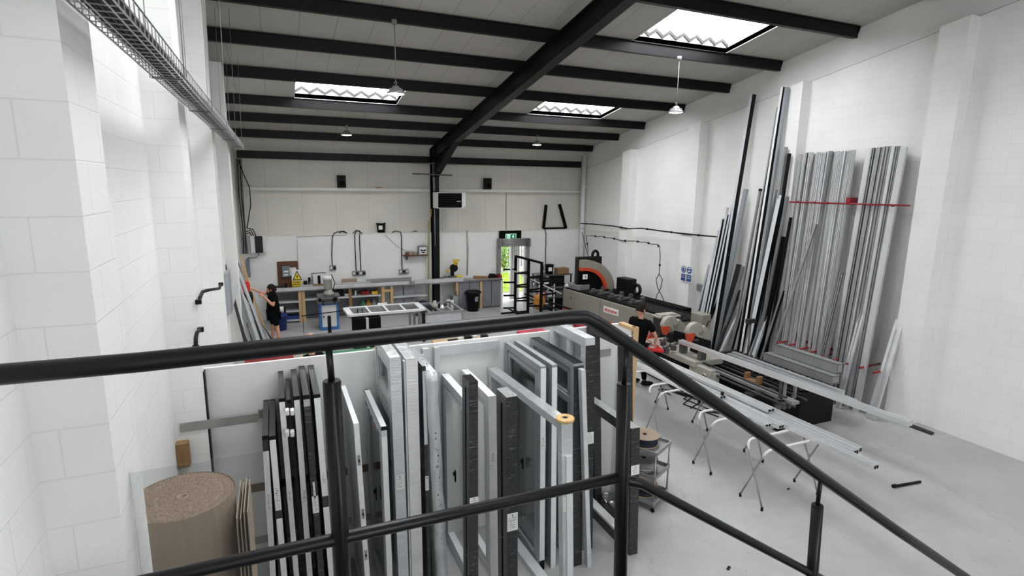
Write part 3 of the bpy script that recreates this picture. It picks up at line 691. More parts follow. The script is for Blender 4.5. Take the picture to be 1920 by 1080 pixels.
px_frame('window_frame', 'black film wrapped frame with white labels below the tape roll rail', (960, 744), 4.5, 'filmb', .115, pb=(961, 1080), y1=4.75, pw=.1, pane=None, beads=False, top='film', stk=[(Z(960, 995, 4.5), Z(960, 962, 4.5), .112)], edge=[('greyl', 0, .01)])
rH, xH, hH, lH = px_frame('door_frame', 'long wrapped door frame carrying the brown tape roll', (1063, 800), 4.16, 'filmg', .115, h=2.073, pb=(1066, 1080), top='film', pane=None, pw=.08, beads=False, skew=-.075, stk=[(Z(1066, 958, 4.16), Z(1066, 930, 4.16), .1)])
shear(MB().box(xH-.02, xH+.035, 4.14, 4.158, .0, 1.72).box(xH-.022, xH+.037, 4.135, 4.158, 1.70, 1.75), xH, hH, lH).build('edge_profile', 'white', rH)
c = Vector((xH-.0, 4.2, hH+.006))
t = thing('tape_roll', 'flat brown roll of tape lying on the wrapped rail', 'tape', c)
b = MB().lathe(c, [(.024, .0), (.083, .0), (.086, .006), (.086, .026), (.083, .031), (.024, .031), (.024, .0)], 36, cap=False); b.build('tape_body', mat('brown_parcel_tape', (206, 170, 112), .5, noise=.15, nscale=30), t)
MB().lathe(c+Vector((0, 0, -.001)), [(.018, .0), (.0245, .0), (.0245, .033), (.018, .033), (.018, 0)], 24, cap=False).build('core', 'navy', t)
kw = dict(pane='glass', pw=.075, sash='greyc')
px_frame('window_frame', 'tall grey glazed frame, nearest of the grey trio, with a white near edge and label', (1019, 687), 4.886, 'greyc', .062, pb=(1016, 1075), edge=[('black', 0, .12), ('tape', .12, 2.35)], stk=[(Z(1020, 843, 4.886), Z(1020, 819, 4.886), .075)], **kw)
px_frame('window_frame', 'tall grey glazed frame close behind the nearest one of the grey trio', (1040, 684), 4.87, 'greyc', .062, pb=(1037, 1075), edge=[('tape', 0, 2.35)], **kw)
px_frame('window_frame', 'tall grey glazed frame with black grooves along its top, third of the grey trio', (1085, 681), 4.80, 'greyc', .12, pb=(1082, 1068), edge=[('filmb', 0, 2.36)], top='black', trans=(1.95,), mull=(5.3,), **kw)
px_frame('bar_bundle', 'slim upright bar in clear wrap standing before the grey trio', (1094, 694), 4.72, 'filmg', .05, pb=(1106, 1080), y1=4.79, pw=.03, pane=None, beads=False)
px_frame('door_frame', 'tall wrapped frame with two narrow lights and a silver top, at the right of the bay', (1107, 634), 5.0, 'filmg', .12, pb=(1103, 1000), y1=5.86, top='film', pane='glassd', pw=.1, mull=(5.4,), edge=[('filmb', 0, 2.5)], stk=[(Z(1107, 832, 5.0), Z(1107, 810, 5.0), .11)])
rK, xK, hK, lK = px_frame('door_frame', 'low open frame in black film with a crinkled silver top, behind the right railing post', (1193, 788), 4.72, 'filmb', .115, h=1.583, pb=(1187, 1080), top='film', pane=None, beads=False, pw=.12, stk=[(Z(1191, 890, 4.72), Z(1191, 872, 4.72), .11)])
MB().box(xK+lK-.055, xK+lK+.055, 4.85, 5.74, .12, .15).build('sill', 'white', rK)
px_frame('door_frame', 'black and silver wrapped frame leaning inside the return board, under the handrail', (1179, 632), 5.02, 'filmb', .11, pb=(1179, 780), y1=5.86, top='film', pane=None, beads=False, pw=.14)
# low open frame whose bottom rail shows on the floor
profile_frame('door_frame', 'open frame with a white bottom rail on the bay floor', 'frame', 2.98, .05, 4.95, 2.2, m='greyl', pane=None, beads=False, group=GF, pw=.1)
c = wZ(1142, 940, .09)
t = MB(); t.ball(c, .2, .16, .1, 14, 8)
for v in t.v:
    v += Vector((math.sin(v.y*60)*.012, math.sin(v.x*50)*.012, math.sin(v.x*70+v.y*40)*.012)); v.z = max(v.z, .004)
tag(t.build('plastic_bag', glass_mat('crinkled_clear_plastic', (222, 226, 226), .35, .15)), 'crumpled clear plastic bag on the bay floor', 'bag')
# ------------------------------------------------------------------ cardboard, pane and block by the left wall
H = 2.15; c = wZ(335, 930, H); c.x = max(c.x, -.672); c.z = 0; R = .312
t = thing('cardboard_roll', 'big roll of corrugated cardboard standing in the bottom left corner', 'cardboard', c)
b = MB(); n = 72; k = 0
b.lathe(c, [(R, .0), (R, H)], n, cap=False); b.build('outer_layer', 'card', t)
b = MB(); pr = []
for i in range(29):
    r = R-(R-.035)*i/28; pr.append((r, H-(.0 if i % 2 else .012)-.01*(i % 5 == 2)))
b.lathe(c, pr, n, cap=False); b.build('wound_end', 'cardend', t)
MB().lathe(c, [(.035, .0), (.035, H-.004), (.028, H-.004), (.028, 0)], 20, cap=False).build('core', 'card', t)
b = MB()
b.tube([c+Vector(((R+.006)*math.cos(a), (R+.006)*math.sin(a), H*.5)) for a in (-.5, -.3, -.1, .1, .3)], .002, 4)
t2 = thing('cardboard_sheet', 'folded cardboard sheets standing against the right of the big roll', 'cardboard', (-.19, 3.75, 0))
for k in range(4):
    x = wY(440, 915, 3.7).x+.020*k; hh = (2.09, 2.07, 2.10, 2.085)[k]
    MB().box(x, x+.006, 3.62+.02*k, 4.12, 0, hh).build('sheet', 'card', t2)
p = wY(329, 852, 5.77)
b = MB().box(-.988, -.885, 5.70, 5.789, p.z-.12, p.z+.125); tag(b.build('timber_block', 'timberd', bevel=.003), 'brown timber block fixed to the white pilaster above the cardboard roll', 'block')
b = MB().box(-.715, -.115, 2.966, 2.974, 0, 2.815); tag(b.build('acrylic_sheet', 'acryl'), 'clear plastic sheet standing in front of the cardboard roll', 'sheet')
# ------------------------------------------------------------------ trestles and the bars on them
t0 = thing('trestle', 'folding tube trestle nearest the stair', 'trestle', (0, 0, 0), 'folding trestles')
ZT = .85
for s in (-1, 1):                     # two U frames that cross
    yf, yt = -.19*s, .17*s
    def P(x, k): return (x, yf+(yt-yf)*k, .03+(ZT-.03)*k)
    pts = [P(-.52, 0), P(-.52, .55), P(-.52, .86)]+[(-.52+.10*(1-math.cos(a)), yf+(yt-yf)*(.88+.12*math.sin(a)), .03+(ZT-.03)*(.88+.12*math.sin(a))) for a in (.3, .7, 1.1, 1.57)]
    full = pts+[(-p[0], p[1], p[2]) for p in reversed(pts)]
    MB().tube(full, .0125, 8).build('tube_frame', 'wire', t0)
    top = pts[2:]+[(-p[0], p[1], p[2]) for p in reversed(pts[2:])]
    MB().tube(top, .018, 10).build('white_sleeve', 'whitep', t0)
    for x in (-.52, .52): MB().cyl((x, yf+.004*s, 0), (x, yf-.0*s, .05), .017, 10).build('foot', 'rubber', t0)
for x in (-.52, .52):
    b = MB()
    for k in range(9):
        y = -.085+.17*k/8; b.cyl((x*.98, y-.008, .62-.10*(1-(k/4-1)**2)), (x*.98, y+.012, .62-.10*(1-(k/4-1)**2)+.004), .005, 5)
    b.build('chain', 'wire', t0)
tl = ['folding tube trestle nearest the stair', 'folding tube trestle, second from the stair', 'folding tube trestle, third from the stair', 'folding tube trestle farthest from the stair, behind the gasket trolley']
for i, (x, y) in enumerate(((6.24, 5.01), (6.27, 5.99), (6.26, 7.2), (6.22, 8.22))):
    if i == 0: t0.location = (x, y, 0); t0['label'] = tl[0]
    else: dup(t0, (x, y, 0), tl[i])
def rib(w, h, n=3):
    """hollow ribbed extrusion seen from above"""
    g = w*.09; P = [(-w/2, -h/2), (w/2, -h/2), (w/2, h/2)]
    for k in range(n, 0, -1):
        c = -w/2+w*k/(n+1); P += [(c+g, h/2), (c+g*.6, h/2-h*.4), (c-g*.6, h/2-h*.4), (c-g, h/2)]
    return P+[(-w/2, h/2)]
zb = ZT+.018
for (xa, ya, xb_, yb_, w, h, z, lb) in ((6.545, 3.96, 6.50, 8.95, .105, .06, zb, 'long bright bar on the trestles reaching farthest towards the stair'),
    (6.66, 4.30, 6.615, 9.05, .11, .075, zb, 'long bright bar on the trestles with a dark hollow end'), (6.775, 4.33, 6.73, 9.1, .10, .07, zb, 'long bright bar at the wall side of the trestle load'),
    (6.425, 5.24, 6.39, 8.8, .12, .055, zb, 'shorter bar ending just short of the nearest trestle'), (6.295, 5.35, 6.27, 8.75, .125, .045, zb, 'bar lying second from the stair side of the trestle load'),
    (6.165, 5.62, 6.15, 8.7, .12, .05, zb, 'bar at the stair side of the trestle load'), (6.62, 5.6, 6.58, 8.3, .16, .05, zb+.076, 'bar stacked on top of the trestle load'), (6.36, 6.3, 6.34, 8.9, .14, .05, zb+.06, 'bar with a black clip stacked over the left of the trestle load')):
    b = MB().extr((xa, ya, z+h/2), (xb_, yb_, z+h/2), rib(w, h)); b.m = 1
    d = Vector((xb_-xa, yb_-ya, 0)).normalized(); p = Vector((xa, ya, z+h/2))-d*.001
    b.obox(p+Vector((w*.2, 0, 0)), (w*.16, 0, 0), d*.001, (0, 0, h*.34)); b.obox(p-Vector((w*.2, 0, 0)), (w*.16, 0, 0), d*.001, (0, 0, h*.34))
    tag(b.build('aluminium_bar', ['alub', 'black']), lb, 'bar', 'bars on the trestles')
o = MB().cbox((6.36, 6.32, zb+.06+.05+.028), .03, .04, .055).build('black_clip', 'black'); tag(o, 'small black clip standing on the trestle bars', 'clip')
# ------------------------------------------------------------------ double mitre saw
SX = 7.95
t = thing('mitre_saw_machine', 'twin head cutting saw with pale guards in front of the leaning bars', 'saw', (SX, 8.6, 0))
MB().box(7.62, 8.25, 8.75, 10.0, 0, .66).build('cabinet', 'black', t, bevel=.01)
b = MB().box(7.55, 8.3, 8.3, 10.05, .66, .78).box(7.6, 7.75, 7.9, 8.5, .5, .72); b.build('bed_casting', 'machl', t, bevel=.008)
b = MB()
for (x, z, r) in ((7.72, .62, .022), (8.28, .62, .022), (7.78, .74, .018)): b.cyl((x, 6.3, z), (x, 9.0, z), r, 10)
b.build('guide_rail', 'iron', t)
MB().box(7.93, 8.10, 6.3, 9.2, .58, .63).build('beam', 'alud', t)
b = MB().box(7.66, 7.8, 7.85, 8.25, .44, .66).cyl((7.66, 8.05, .56), (7.56, 8.05, .56), .07, 16); b.build('drive_housing', 'machl', t, bevel=.01)
MB().tube([(7.56+.0, 8.02+.09*math.cos(a), .5+.09*math.sin(a)) for a in [2*PI*k/16 for k in range(16)]], .012, 6, closed=True).build('hand_wheel', 'black', t)
def saw_head(cx, cy, cz, s):
    g = [(cx+.215*math.cos(a), cy, cz+.215*math.sin(a)) for a in [PI*k/14 for k in range(2, 15)]]
    g = [(cx+.46, cy, cz-.12), (cx+.40, cy, cz+.0), (cx+.235, cy, cz+.13)]+g+[(cx-.2, cy, cz-.02), (cx-.02, cy, cz-.02), (cx+.06, cy, cz-.10), (cx+.36, cy, cz-.2)]
    h = MB().prism(g, (0, .12, 0)).build('blade_guard', 'machl', t, bevel=.018, seg=2)
    MB().prism([(cx-.2, cy-.004, cz-.0), (cx-.03, cy-.004, cz-.0), (cx-.03, cy-.004, cz-.09), (cx-.09, cy-.004, cz-.2), (cx-.15, cy-.004, cz-.2), (cx-.2, cy-.004, cz-.07)], (0, .1, 0)).build('red_guard', 'redo', h, bevel=.006)
    MB().lathe((cx+.13, cy-.03, cz-.0), [(.055, 0), (.055, .03)], 16, axis='Y').cyl((cx+.13, cy-.035, cz), (cx+.13, cy-.028, cz), .02, 10).build('pivot_cap', 'machine', h)
    MB().cyl((cx+.2, cy+.05, cz-.3), (cx+.2, cy+.05, cz-.1), .05, 12).box(cx+.05, cx+.38, cy-.05, cy+.2, .78, cz-.2).build('head_mount', 'black', t)
    MB().tube([(cx+.30, cy+.05, cz+.06), (cx+.36, cy+.05, cz+.2), (cx+.40, cy+.02, cz+.2)], .012, 8).build('handle', 'black', h)
c1 = wY(1258, 611, 9.55); c2 = wY(1305, 624, 8.75)
saw_head(c1.x, 9.55, c1.z, 1); saw_head(c2.x, 8.75, c2.z, 1)
for (px, py, Y) in ((1246, 637, 9.3), (1265, 645, 8.95), (1252, 650, 9.1)):
    c = wY(px, py, Y)
    b = MB().cyl(c+Vector((-.12, 0, 0)), c+Vector((.08, 0, .01)), .028, 12).cyl(c+Vector((0, 0, -.12)), c+Vector((0, 0, .05)), .02, 10).cbox(c+Vector((0, .03, -.1)), .1, .08, .09)
    b.build('clamp_cylinder', 'grime', t)
c = wY(1226, 654, 9.25)
MB().obox(c, (.17, -.06, -.03), (.05, .13, 0), (0, 0, .03)).build('control_box', 'redb', t, bevel=.01)
MB().obox(c+Vector((-.05, .01, .036)), (.07, -.025, -.012), (.03, .07, 0), (0, 0, .004)).build('key_panel', 'machl', t)
MB().box(7.62, 7.66, 6.95, 6.99, 0, .58).build('support_leg', 'iron', t); MB().box(8.3, 8.34, 6.95, 6.99, 0, .58).build('support_leg', 'iron', t); MB().box(7.6, 8.36, 6.9, 7.04, .56, .60).build('support_bar', 'iron', t)
MB().box(7.9, 7.94, 6.45, 6.49, .55, .95).build('stop_post', 'alud', t); MB().box(8.15, 8.19, 6.45, 6.49, .55, .95).build('stop_post', 'alud', t); MB().box(7.9, 8.19, 6.45, 6.49, .58, .62).build('stop_bar', 'alud', t)
b = MB()
for k in range(4): b.cyl((7.75+.13*k, 6.4, .55), (7.83+.13*k, 6.55, .62), .022, 8).cbox((7.8+.12*k, 6.47, .5), .05, .08, .09)
b.build('stop_clamp', 'grime', t)
b = MB().extr((7.72, 8.95, 1.02), (7.96, 4.45, 1.02), rib(.12, .075)); tag(b.build('aluminium_bar', 'alub'), 'long bright bar lying along the saw and cut by the right edge of the photo', 'bar')
MB().box(7.72, 7.86, 8.32, 8.42, .78, .98).build('bar_support', 'grime', t); MB().box(7.70, 7.84, 8.85, 8.95, .78, .98).build('bar_support', 'grime', t)
MB().box(7.88, 7.95, 6.5, 6.56, .63, .98).build('bar_support', 'grime', t)
b = MB().box(8.02, 8.16, 7.16, 7.2, .63, .78).box(8.02, 8.16, 7.44, 7.48, .63, .78).box(8.02, 8.16, 7.2, 7.44, .63, .67)
tag(b.build('timber_cradle', 'timberd', bevel=.004), 'U shaped timber cradle sitting on the saw beam', 'cradle')
c = wZ(1325, 700, .3); tag(MB().cbox((c.x, c.y, .2), .5, .34, .4, .25).build('metal_box', 'grime', bevel=.01), 'grey sheet metal box on the floor under the saw rails', 'box')
c = wZ(1357, 722, .0); tag(MB().cbox((c.x+.1, c.y, .14), .22, .3, .28, .1).build('plastic_crate', 'black', bevel=.01), 'small black crate on the floor between the saw and the trestle bars', 'crate')
b = MB()
for k in range(5):
    pts = [Vector((7.3+.1*k+random.uniform(-.2, .5), 7.6+random.uniform(-.4, .6)+.25*i, .012)) for i in range(6)]
    for p in pts: p.x += random.uniform(-.12, .12)
    sm = []
    for i in range(len(pts)-1):
        for q in (0, .33, .66): sm.append(pts[i].lerp(pts[i+1], q))
    b.tube(sm, .011, 6)
tag(b.build('air_hose', 'black'), 'tangle of black cables on the floor under the saw', 'cable')
# roller table with stacked channels behind the saw rails
t = thing('roller_table', 'black sheet metal roller table by the leaning bars', 'table', (8.9, 7.5, 0))
b = MB().box(8.38, 9.25, 6.5, 9.0, .0, .65); b.build('body', 'black', t, bevel=.01)
b = MB()
for k in range(16): b.lathe((8.44, 6.6+.15*k, .684), [(.03, 0), (.03, .76)], 10, axis='X')
b.build('roller', 'iron', t)
def chan(x0, x1, y0, y1, z0, z1): return MB().box(x0, x1, y0, y1, z0, z0+.008).box(x0, x0+.008, y0, y1, z0, z1).box(x1-.008, x1, y0, y1, z0, z1).box(x0, x1, y0, y1, z1-.008, z1).box(x0+.03, x1-.03, y0+.01, y0+.012, z0+.02, z1-.02)
tag(chan(9.12, 9.36, 6.5, 8.05, .716, .88).build('aluminium_channel', 'alud'), 'broad flat silver channel lying under the taller box section by the wall', 'channel')
tag(chan(9.30, 9.48, 6.55, 7.95, .882, 1.07).build('aluminium_channel', 'alud'), 'silver box section on top of the flat channel below the red pegs', 'channel')
for (x0, x1, y0, y1, z, w, lb) in ((8.62, 8.72, 5.75, 8.55, .716, .07, 'grooved silver bar on the roller table, jutting towards the stair'), (8.80, 8.9, 6.1, 8.6, .716, .08, 'pale slotted bar on the roller table beside the flat channel')):
    tag(MB().extr(((x0+x1)/2+.05, y0, z+.03), ((x0+x1)/2, y1, z+.03), rib(w, .06, 4)).build('aluminium_bar', 'alub'), lb, 'bar')
tag(MB().extr((8.62, 4.5, .735), (8.5, 8.2, .735), rib(.06, .04)).build('aluminium_bar', 'anth'), 'slim dark bar lying on the black roller table and jutting to the right edge', 'bar')
# ------------------------------------------------------------------ CNC machining centre along the right wall
t = thing('machining_centre', 'long grey machining centre with a curved hood along the right wall', 'machine', (9.2, 13, 0))
A = Vector((8.466, 15.53, 0)); D = (Vector((9.004, 10.503, 0))-A); LN = D.length; D.normalize(); NN = Vector((-D.y, D.x, 0))
def bp(s, n, z): return A+D*s+NN*n+Vector((0, 0, z))
def bbox(b, s0, s1, n0, n1, z0, z1): return b.obox(bp((s0+s1)/2, (n0+n1)/2, (z0+z1)/2), D*(s1-s0)/2, NN*(n1-n0)/2, (0, 0, (z1-z0)/2))
bbox(MB(), 0, LN, .0, 1.0, .36, .95).build('bed_panel', 'machine', t, bevel=.01)
bbox(MB(), .05, LN, -.03, .95, .22, .36).build('red_plinth_band', 'redo', t, bevel=.01)
bbox(MB(), .05, LN, .1, .9, 0, .22).build('base', 'blackm', t)
b = MB(); bbox(b, .0, LN, .06, 1.0, .95, .975); b.build('bed_top', 'blackm', t)
for k in range(5):
    b = MB(); bbox(b, .02, LN-.05, .16+.13*k, .19+.13*k, .975, .995); b.build('slide_rail', 'iron', t)
bbox(MB(), .0, LN-.9, 1.0, 1.35, .7, 1.0).build('cable_duct', 'blackm', t)
b = MB()
for k, s in enumerate((.55, 1.1, 1.5, 2.0, 2.4, 2.9)):
    b = MB(); bbox(b, s, s+.16, .2, .62, .995, 1.06); bbox(b, s+.03, s+.13, .62, .72, .995, 1.15); bbox(b, s+.03, s+.13, .25, .36, 1.06, 1.12); b.build('vice_clamp', 'grime', t, bevel=.006)
for s_ in (1.92, 3.7):
    b = MB(); bbox(b, s_, s_+.01, -.003, 0, .37, .94); b.build('panel_joint', 'iron', t)
c = wX(1145, 583, 8.79); mw = frame_mw(A+D*2.43-NN*.006+Vector((0, 0, .70)), D, (0, 0, 1)); b = MB(); bbox(b, 2.1, 2.76, -.004, 0, .61, .79); b.build('maker_plate', 'label', t)
o = text('elumatec', .155, mw, 'redb', t, 'maker_lettering', bold=.004); plab(o, 'red lettering')
# hood across the bed
HY = 14.75; hx0 = wY(1090, 500, HY).x; hz1 = wY(1095, 488, HY).z; hz0 = .97; hx1 = wY(1152, 545, HY).x
W_, Hh = hx1-hx0-.12, hz1-hz0
def arcp(rx, rz, n=16, y=HY): return [(hx0+.12+rx*math.cos(a), y, hz0+rz*math.sin(a)) for a in [PI/2*k/n for k in range(n+1)]]
n = 16; ou = arcp(W_, Hh); inn = arcp(W_*.66, Hh*.66); mid = arcp(W_*.76, Hh*.76)
def band(a, c, y, d, left=None):
    b = MB()
    for i in range(n): b.prism([a[i], a[i+1], c[i+1], c[i]], (0, d, 0))
    if left: b.prism([(hx0, y, left[0]), (hx0+.12, y, left[0]), (hx0+.12, y, left[1]), (hx0, y, left[1])], (0, d, 0))
    return b
band(ou, mid, HY, .2, (hz0+Hh*.76, hz1)).build('hood', 'machine', t)
band(mid, inn, HY-.012, .2, (hz0+Hh*.66, hz0+Hh*.76)).build('red_arch', 'redo', t)
MB().prism([p for p in arcp(W_*.66, Hh*.66, y=HY+.1)]+[(hx0+.12, HY+.1, hz0)], (0, .05, 0)).build('dark_recess', 'blackm', t)
MB().box(hx0-.03, hx0+W_*.74, HY+.16, HY+.36, hz0, hz1+.07).build('gantry_box', 'black', t, bevel=.01)
c = wY(1097, 519, HY-.02); MB().cbox((c.x, HY-.025, c.z), .17, .01, .15).build('notice_plate', 'label', t); MB().cbox((c.x+.01, HY-.031, c.z), .03, .004, .06).build('notice_mark', 'ink', t)
c = wY(1097, 503, HY-.005); o = text('elumatec', .05, frame_mw((c.x+.05, HY-.003, c.z), (1, 0, 0), (0, 0, 1)), 'redb', t, 'maker_lettering', bold=.002)
def loop(c, r, w, ax):
    pts = [Vector(c)+ax*r*math.cos(a)+Vector((0, 0, r*1.25*math.sin(a))) for a in [PI*k/10 for k in range(11)]]
    pts = [Vector(c)+ax*r-Vector((0, 0, .06))]+pts+[Vector(c)-ax*r-Vector((0, 0, .06))]
    return MB().tube(pts, w, 8)
loop((hx0+W_*.74-.2, HY+.25, hz1+.12), .10, .045, Vector((1, 0, 0))).build('cable_loop', 'black', t)
bbox(MB(), 1.35, 1.9, 1.05, 1.4, 1.0, 1.45).build('motor_box', 'black', t, bevel=.02)
c = bp(2.15, 1.2, 1.18); MB().tube([c+D*.13*math.cos(a)+Vector((0, 0, .14*math.sin(a))) for a in [2*PI*k/14 for k in range(14)]], .05, 8, closed=True).build('cable_loop', 'black', t)
bbox(MB(), .15, .75, .06, .5, .99, 1.16).build('console_box', 'greyp', t, bevel=.015)
bbox(MB(), .05, .2, .05, .3, 1.02, 1.1).cyl(bp(.12, .0, 1.06), bp(.12, .1, 1.06), .05, 12).build('console_lamp', 'whitep', t)
MB().cyl(bp(.45, -.01, .72), bp(.45, .0, .72), .025, 10).build('lock', 'ink', t)
# end milling machine behind the man at the saw
t = thing('end_milling_machine', 'grey enamelled milling machine with a pale top plate behind the two saw heads', 'machine', (8.9, 10.3, 0))
MB().box(8.28, 8.75, 10.05, 10.45, 0, .98).box(8.72, 9.4, 10.0, 10.4, 0, .7).build('cabinet', 'machine', t, bevel=.012)
MB().box(8.76, 9.3, 9.98, 10.0, .1, .98).build('dark_front', 'blackm', t)
c = wY(1252, 588, 10.2)
MB().cbox((c.x, 10.25, c.z-.06), .62, .3, .05).cbox((c.x, 10.25, c.z-.02), .5, .22, .03).build('top_plate', 'machl', t, bevel=.02, seg=2)
MB().box(c.x-.26, c.x+.28, 10.12, 10.4, .7, c.z-.09).build('head', 'iron', t, bevel=.01)
MB().box(9.32, 9.6, 10.1, 10.5, .3, c.z-.1).build('side_box', 'machine', t, bevel=.01)
b = MB()
for z in (.98, .92, .86): bx_ = wY(1221, 606, 9.97).x; b.cyl((bx_, 9.95, z), (bx_, 9.98, z), .03, 10)
b.build('push_button', 'redb', t)
# ------------------------------------------------------------------ bars leaning on the right wall
def lean_bar(label, tx, ty, w, d, m, group, bx=10.08, Xw=10.5, dy=.1, kind='aluminium_bar', cap=None, style=0):
    T = wX(tx, ty, Xw)
    if Xw > 10.37 and any(q-.08 < T.y < q+.53 for q in (8.89, 11.92)): T = wX(tx, ty, 10.37)
    B = Vector((bx, T.y+dy, 0)); ax = (T-B).normalized(); dr = Vector((-1, 0, 0)); dr = (dr-ax*dr.dot(ax)).normalized(); sd = ax.cross(dr)
    if isinstance(m, list) and not cap: d *= 1.5
    if style == 0: poly = [(-w/2, 0), (w/2, 0), (w/2, d), (-w/2, d)]
    elif style == 1: g = w*.16; poly = [(-w/2, 0), (w/2, 0), (w/2, d), (g, d), (g, d*.45), (-g, d*.45), (-g, d), (-w/2, d)]
    else: poly = [(-w/2, 0), (w/2, 0), (w/2, d), (w*.34, d), (w*.30, d*.6), (w*.16, d*.6), (w*.12, d), (-w*.12, d), (-w*.16, d*.6), (-w*.3, d*.6), (-w*.34, d), (-w/2, d)]
    b = MB(); k = len(poly); V = [e+sd*a+dr*c for e in (B, T) for a, c in poly]
    for v in V[:k]: v.z = max(v.z, 0.002)
    b.add(V, [tuple(range(k)), tuple(range(2*k-1, k-1, -1))]+[(i, i+k, (i+1) % k+k, (i+1) % k) for i in range(k)])
    if cap: b.m = 1; b.obox(T+dr*d/2+ax*.02, sd*w*.6, dr*d*.62, ax*.03)
    ms = [m] if not isinstance(m, (list, tuple)) else list(m)
    if len(ms) == 2 and not cap:      # a second colour on the near flank
        b.m = 1; q = [B+sd*(w/2+.001), B+sd*(w/2+.001)+dr*d, T+sd*(w/2+.001)+dr*d, T+sd*(w/2+.001)]
        q2 = [B-sd*(w/2+.001), B-sd*(w/2+.001)+dr*d, T-sd*(w/2+.001)+dr*d, T-sd*(w/2+.001)]
        near = q if q[0].y < q2[0].y else q2
        for v in near: v.z = max(v.z, .003)
        b.add(near, [(0, 1, 2, 3)])
    return tag(b.build(kind, ms), label, 'bar', group)
GA = 'dark and grey bars leaning left of the gap'; GB_ = 'bars leaning right of the gap'
L = lean_bar
L('short pale bar at the far left of the leaning bars', 1332, 497, .055, .06, 'greyl', GA, bx=10.1, style=1)
L('charcoal bar second from the left among the leaning bars, level with the pale short one', 1341, 478, .06, .07, 'anth', GA)
L('slim black bar third from the left, its top just above the wall cable end', 1351, 433, .05, .06, ['greyl', 'black'], GA)
L('slim silver bar standing between two black ones near the cable end', 1355, 419, .03, .05, 'greyl', GA, bx=10.0)
L('black sided silver bar whose top steps up from the cable end', 1359.5, 411, .05, .07, ['greyl', 'black'], GA)
L('black sided silver bar one step higher, right of the stepped row', 1368.5, 403, .05, .07, ['greyl', 'black'], GA, bx=10.02)
L('silver bar topping the stepped row at the left', 1366, 389, .045, .05, 'alu', GA, bx=10.15)
L('thin silver bar just left of the very tall lone bar', 1377, 385, .05, .06, ['greyl', 'black'], GA, bx=9.98)
L('very tall lone bar, pale with a black flank, standing left of the gap', 1416, 178, .065, .08, ['greyl', 'black'], GA, bx=9.96)
L('broad blue-grey bar leaning right of the very tall lone bar', 1401, 355, .10, .07, 'greyc', GA, bx=10.0)
L('short charcoal ribbed bar in the gap below the broad grey bar', 1388, 496, .09, .08, 'anth', GA, bx=10.05, style=2)
L('short silver slotted bar right of the short charcoal one', 1396, 500, .07, .06, 'alud', GA, bx=9.95, style=2)
L('short white-faced bar in front of the dark row', 1358, 538, .06, .06, ['white', 'black'], GA, bx=9.75, dy=0)
L('short silver bar in front of the charcoal bars at the left', 1336, 554, .05, .05, 'alu', GA, bx=9.9, dy=0)
L('stubby dull bar lowest in the row at the left', 1342, 573, .06, .05, 'alud', GA, bx=9.72, dy=0)
L('thin silver bar with a black end cap', 1427, 358, .045, .05, ['alud', 'black'], GB_, bx=10.1, cap=1)
L('tall slim grey bar left of the two tallest bright bars', 1463, 202, .035, .06, ['alud', 'black'], GB_, bx=10.0)
L('tallest bar, bright white faced, right of the gap', 1472, 164, .055, .06, ['white', 'black'], GB_, bx=9.95)
L('tall bar touching the right of the tallest bright one', 1478, 164, .06, .07, 'greyc', GB_, bx=10.05)
L('grey bar with its top by the pilaster, below the two tallest', 1476, 276, .055, .06, 'alud', GB_, bx=10.12)
L('black bar whose top shows beside the pilaster', 1482, 288, .055, .06, 'black', GB_, bx=10.15)
L('broad pale grey bar in front of the tall dark ones', 1468, 367, .11, .07, ['greyl', 'black'], GB_, bx=9.86)
L('slim silver slotted bar right of the broad pale one', 1478, 369, .05, .05, 'alud', GB_, bx=9.95, style=2)
L('thin silver bar rising left of the broad pale one', 1458, 356, .035, .05, 'alud', GB_, bx=9.9)
L('slim black bar just left of the bright bundle', 1484, 408, .04, .05, 'black', GB_, bx=10.12)
L('wide black ribbed bar right of the gap', 1472, 444, .13, .07, 'black', GB_, bx=10.0, style=2)
L('short pale bar with a square top in front of the black ribbed bar', 1457, 541, .075, .06, 'greyl', GB_, bx=9.75, dy=0)
L('short ribbed silver bar left of the square topped pale one', 1447, 553, .075, .06, 'alu', GB_, bx=9.72, dy=0, style=2)
L('short pale bar in the middle of the gap', 1399, 560, .05, .05, 'greyl', GB_, bx=9.72, dy=0)
L('short charcoal bar in the gap left of the thin slotted bars', 1390, 545, .06, .05, 'anth', GB_, bx=9.8, dy=0)
L('slim dark slotted bar beside the gap', 1420, 480, .05, .05, ['alud', 'black'], GB_, bx=9.9, dy=0, style=2)
L('slim slotted silver bar next to the red peg at the left', 1471, 545, .05, .05, ['alud', 'black'], GB_, bx=9.8, dy=0, style=2)
GC = 'silver bars in the bright bundle behind the red rail'
rs = random.Random(5)
def bundle(x0, x1, y0, y1, n, group, label, bxr, Xr=(10.46, 10.58)):
    for i in range(n):
        f = (i+.5)/n; px = x0+(x1-x0)*f; w = (x1-x0)/n*.0125*rs.uniform(.75, 1.02)
        L(label, px, y0+(y1-y0)*f+rs.uniform(-1.5, 2.5), w, rs.uniform(.03, .06), rs.choice(['alu', 'alu', 'alu', 'alud', 'alub']), group, bx=rs.uniform(*bxr), Xw=rs.uniform(*Xr), dy=rs.uniform(-.02, .03), style=rs.choice([1, 2, 2]))
bundle(1502, 1606, 288, 281, 17, GC, 'plain silver bar in the bright bundle between the pilaster and the bare strip of wall', (10.22, 10.32))
L('silver bar crossing the bright bundle at a slant', 1531, 420, .05, .04, 'alud', GC, bx=9.98, dy=.55, Xw=10.38)
L('short slotted bar standing in front of the right end of the bright bundle', 1590, 512, .06, .05, 'alud', GC, bx=9.95, dy=.02, Xw=10.4, style=2)
L('short dull bar standing beside the short slotted one', 1580, 511, .06, .04, 'alud', GC, bx=10.02, dy=.02, Xw=10.42, style=1)
GD_ = 'silver bars at the right edge of the photo'
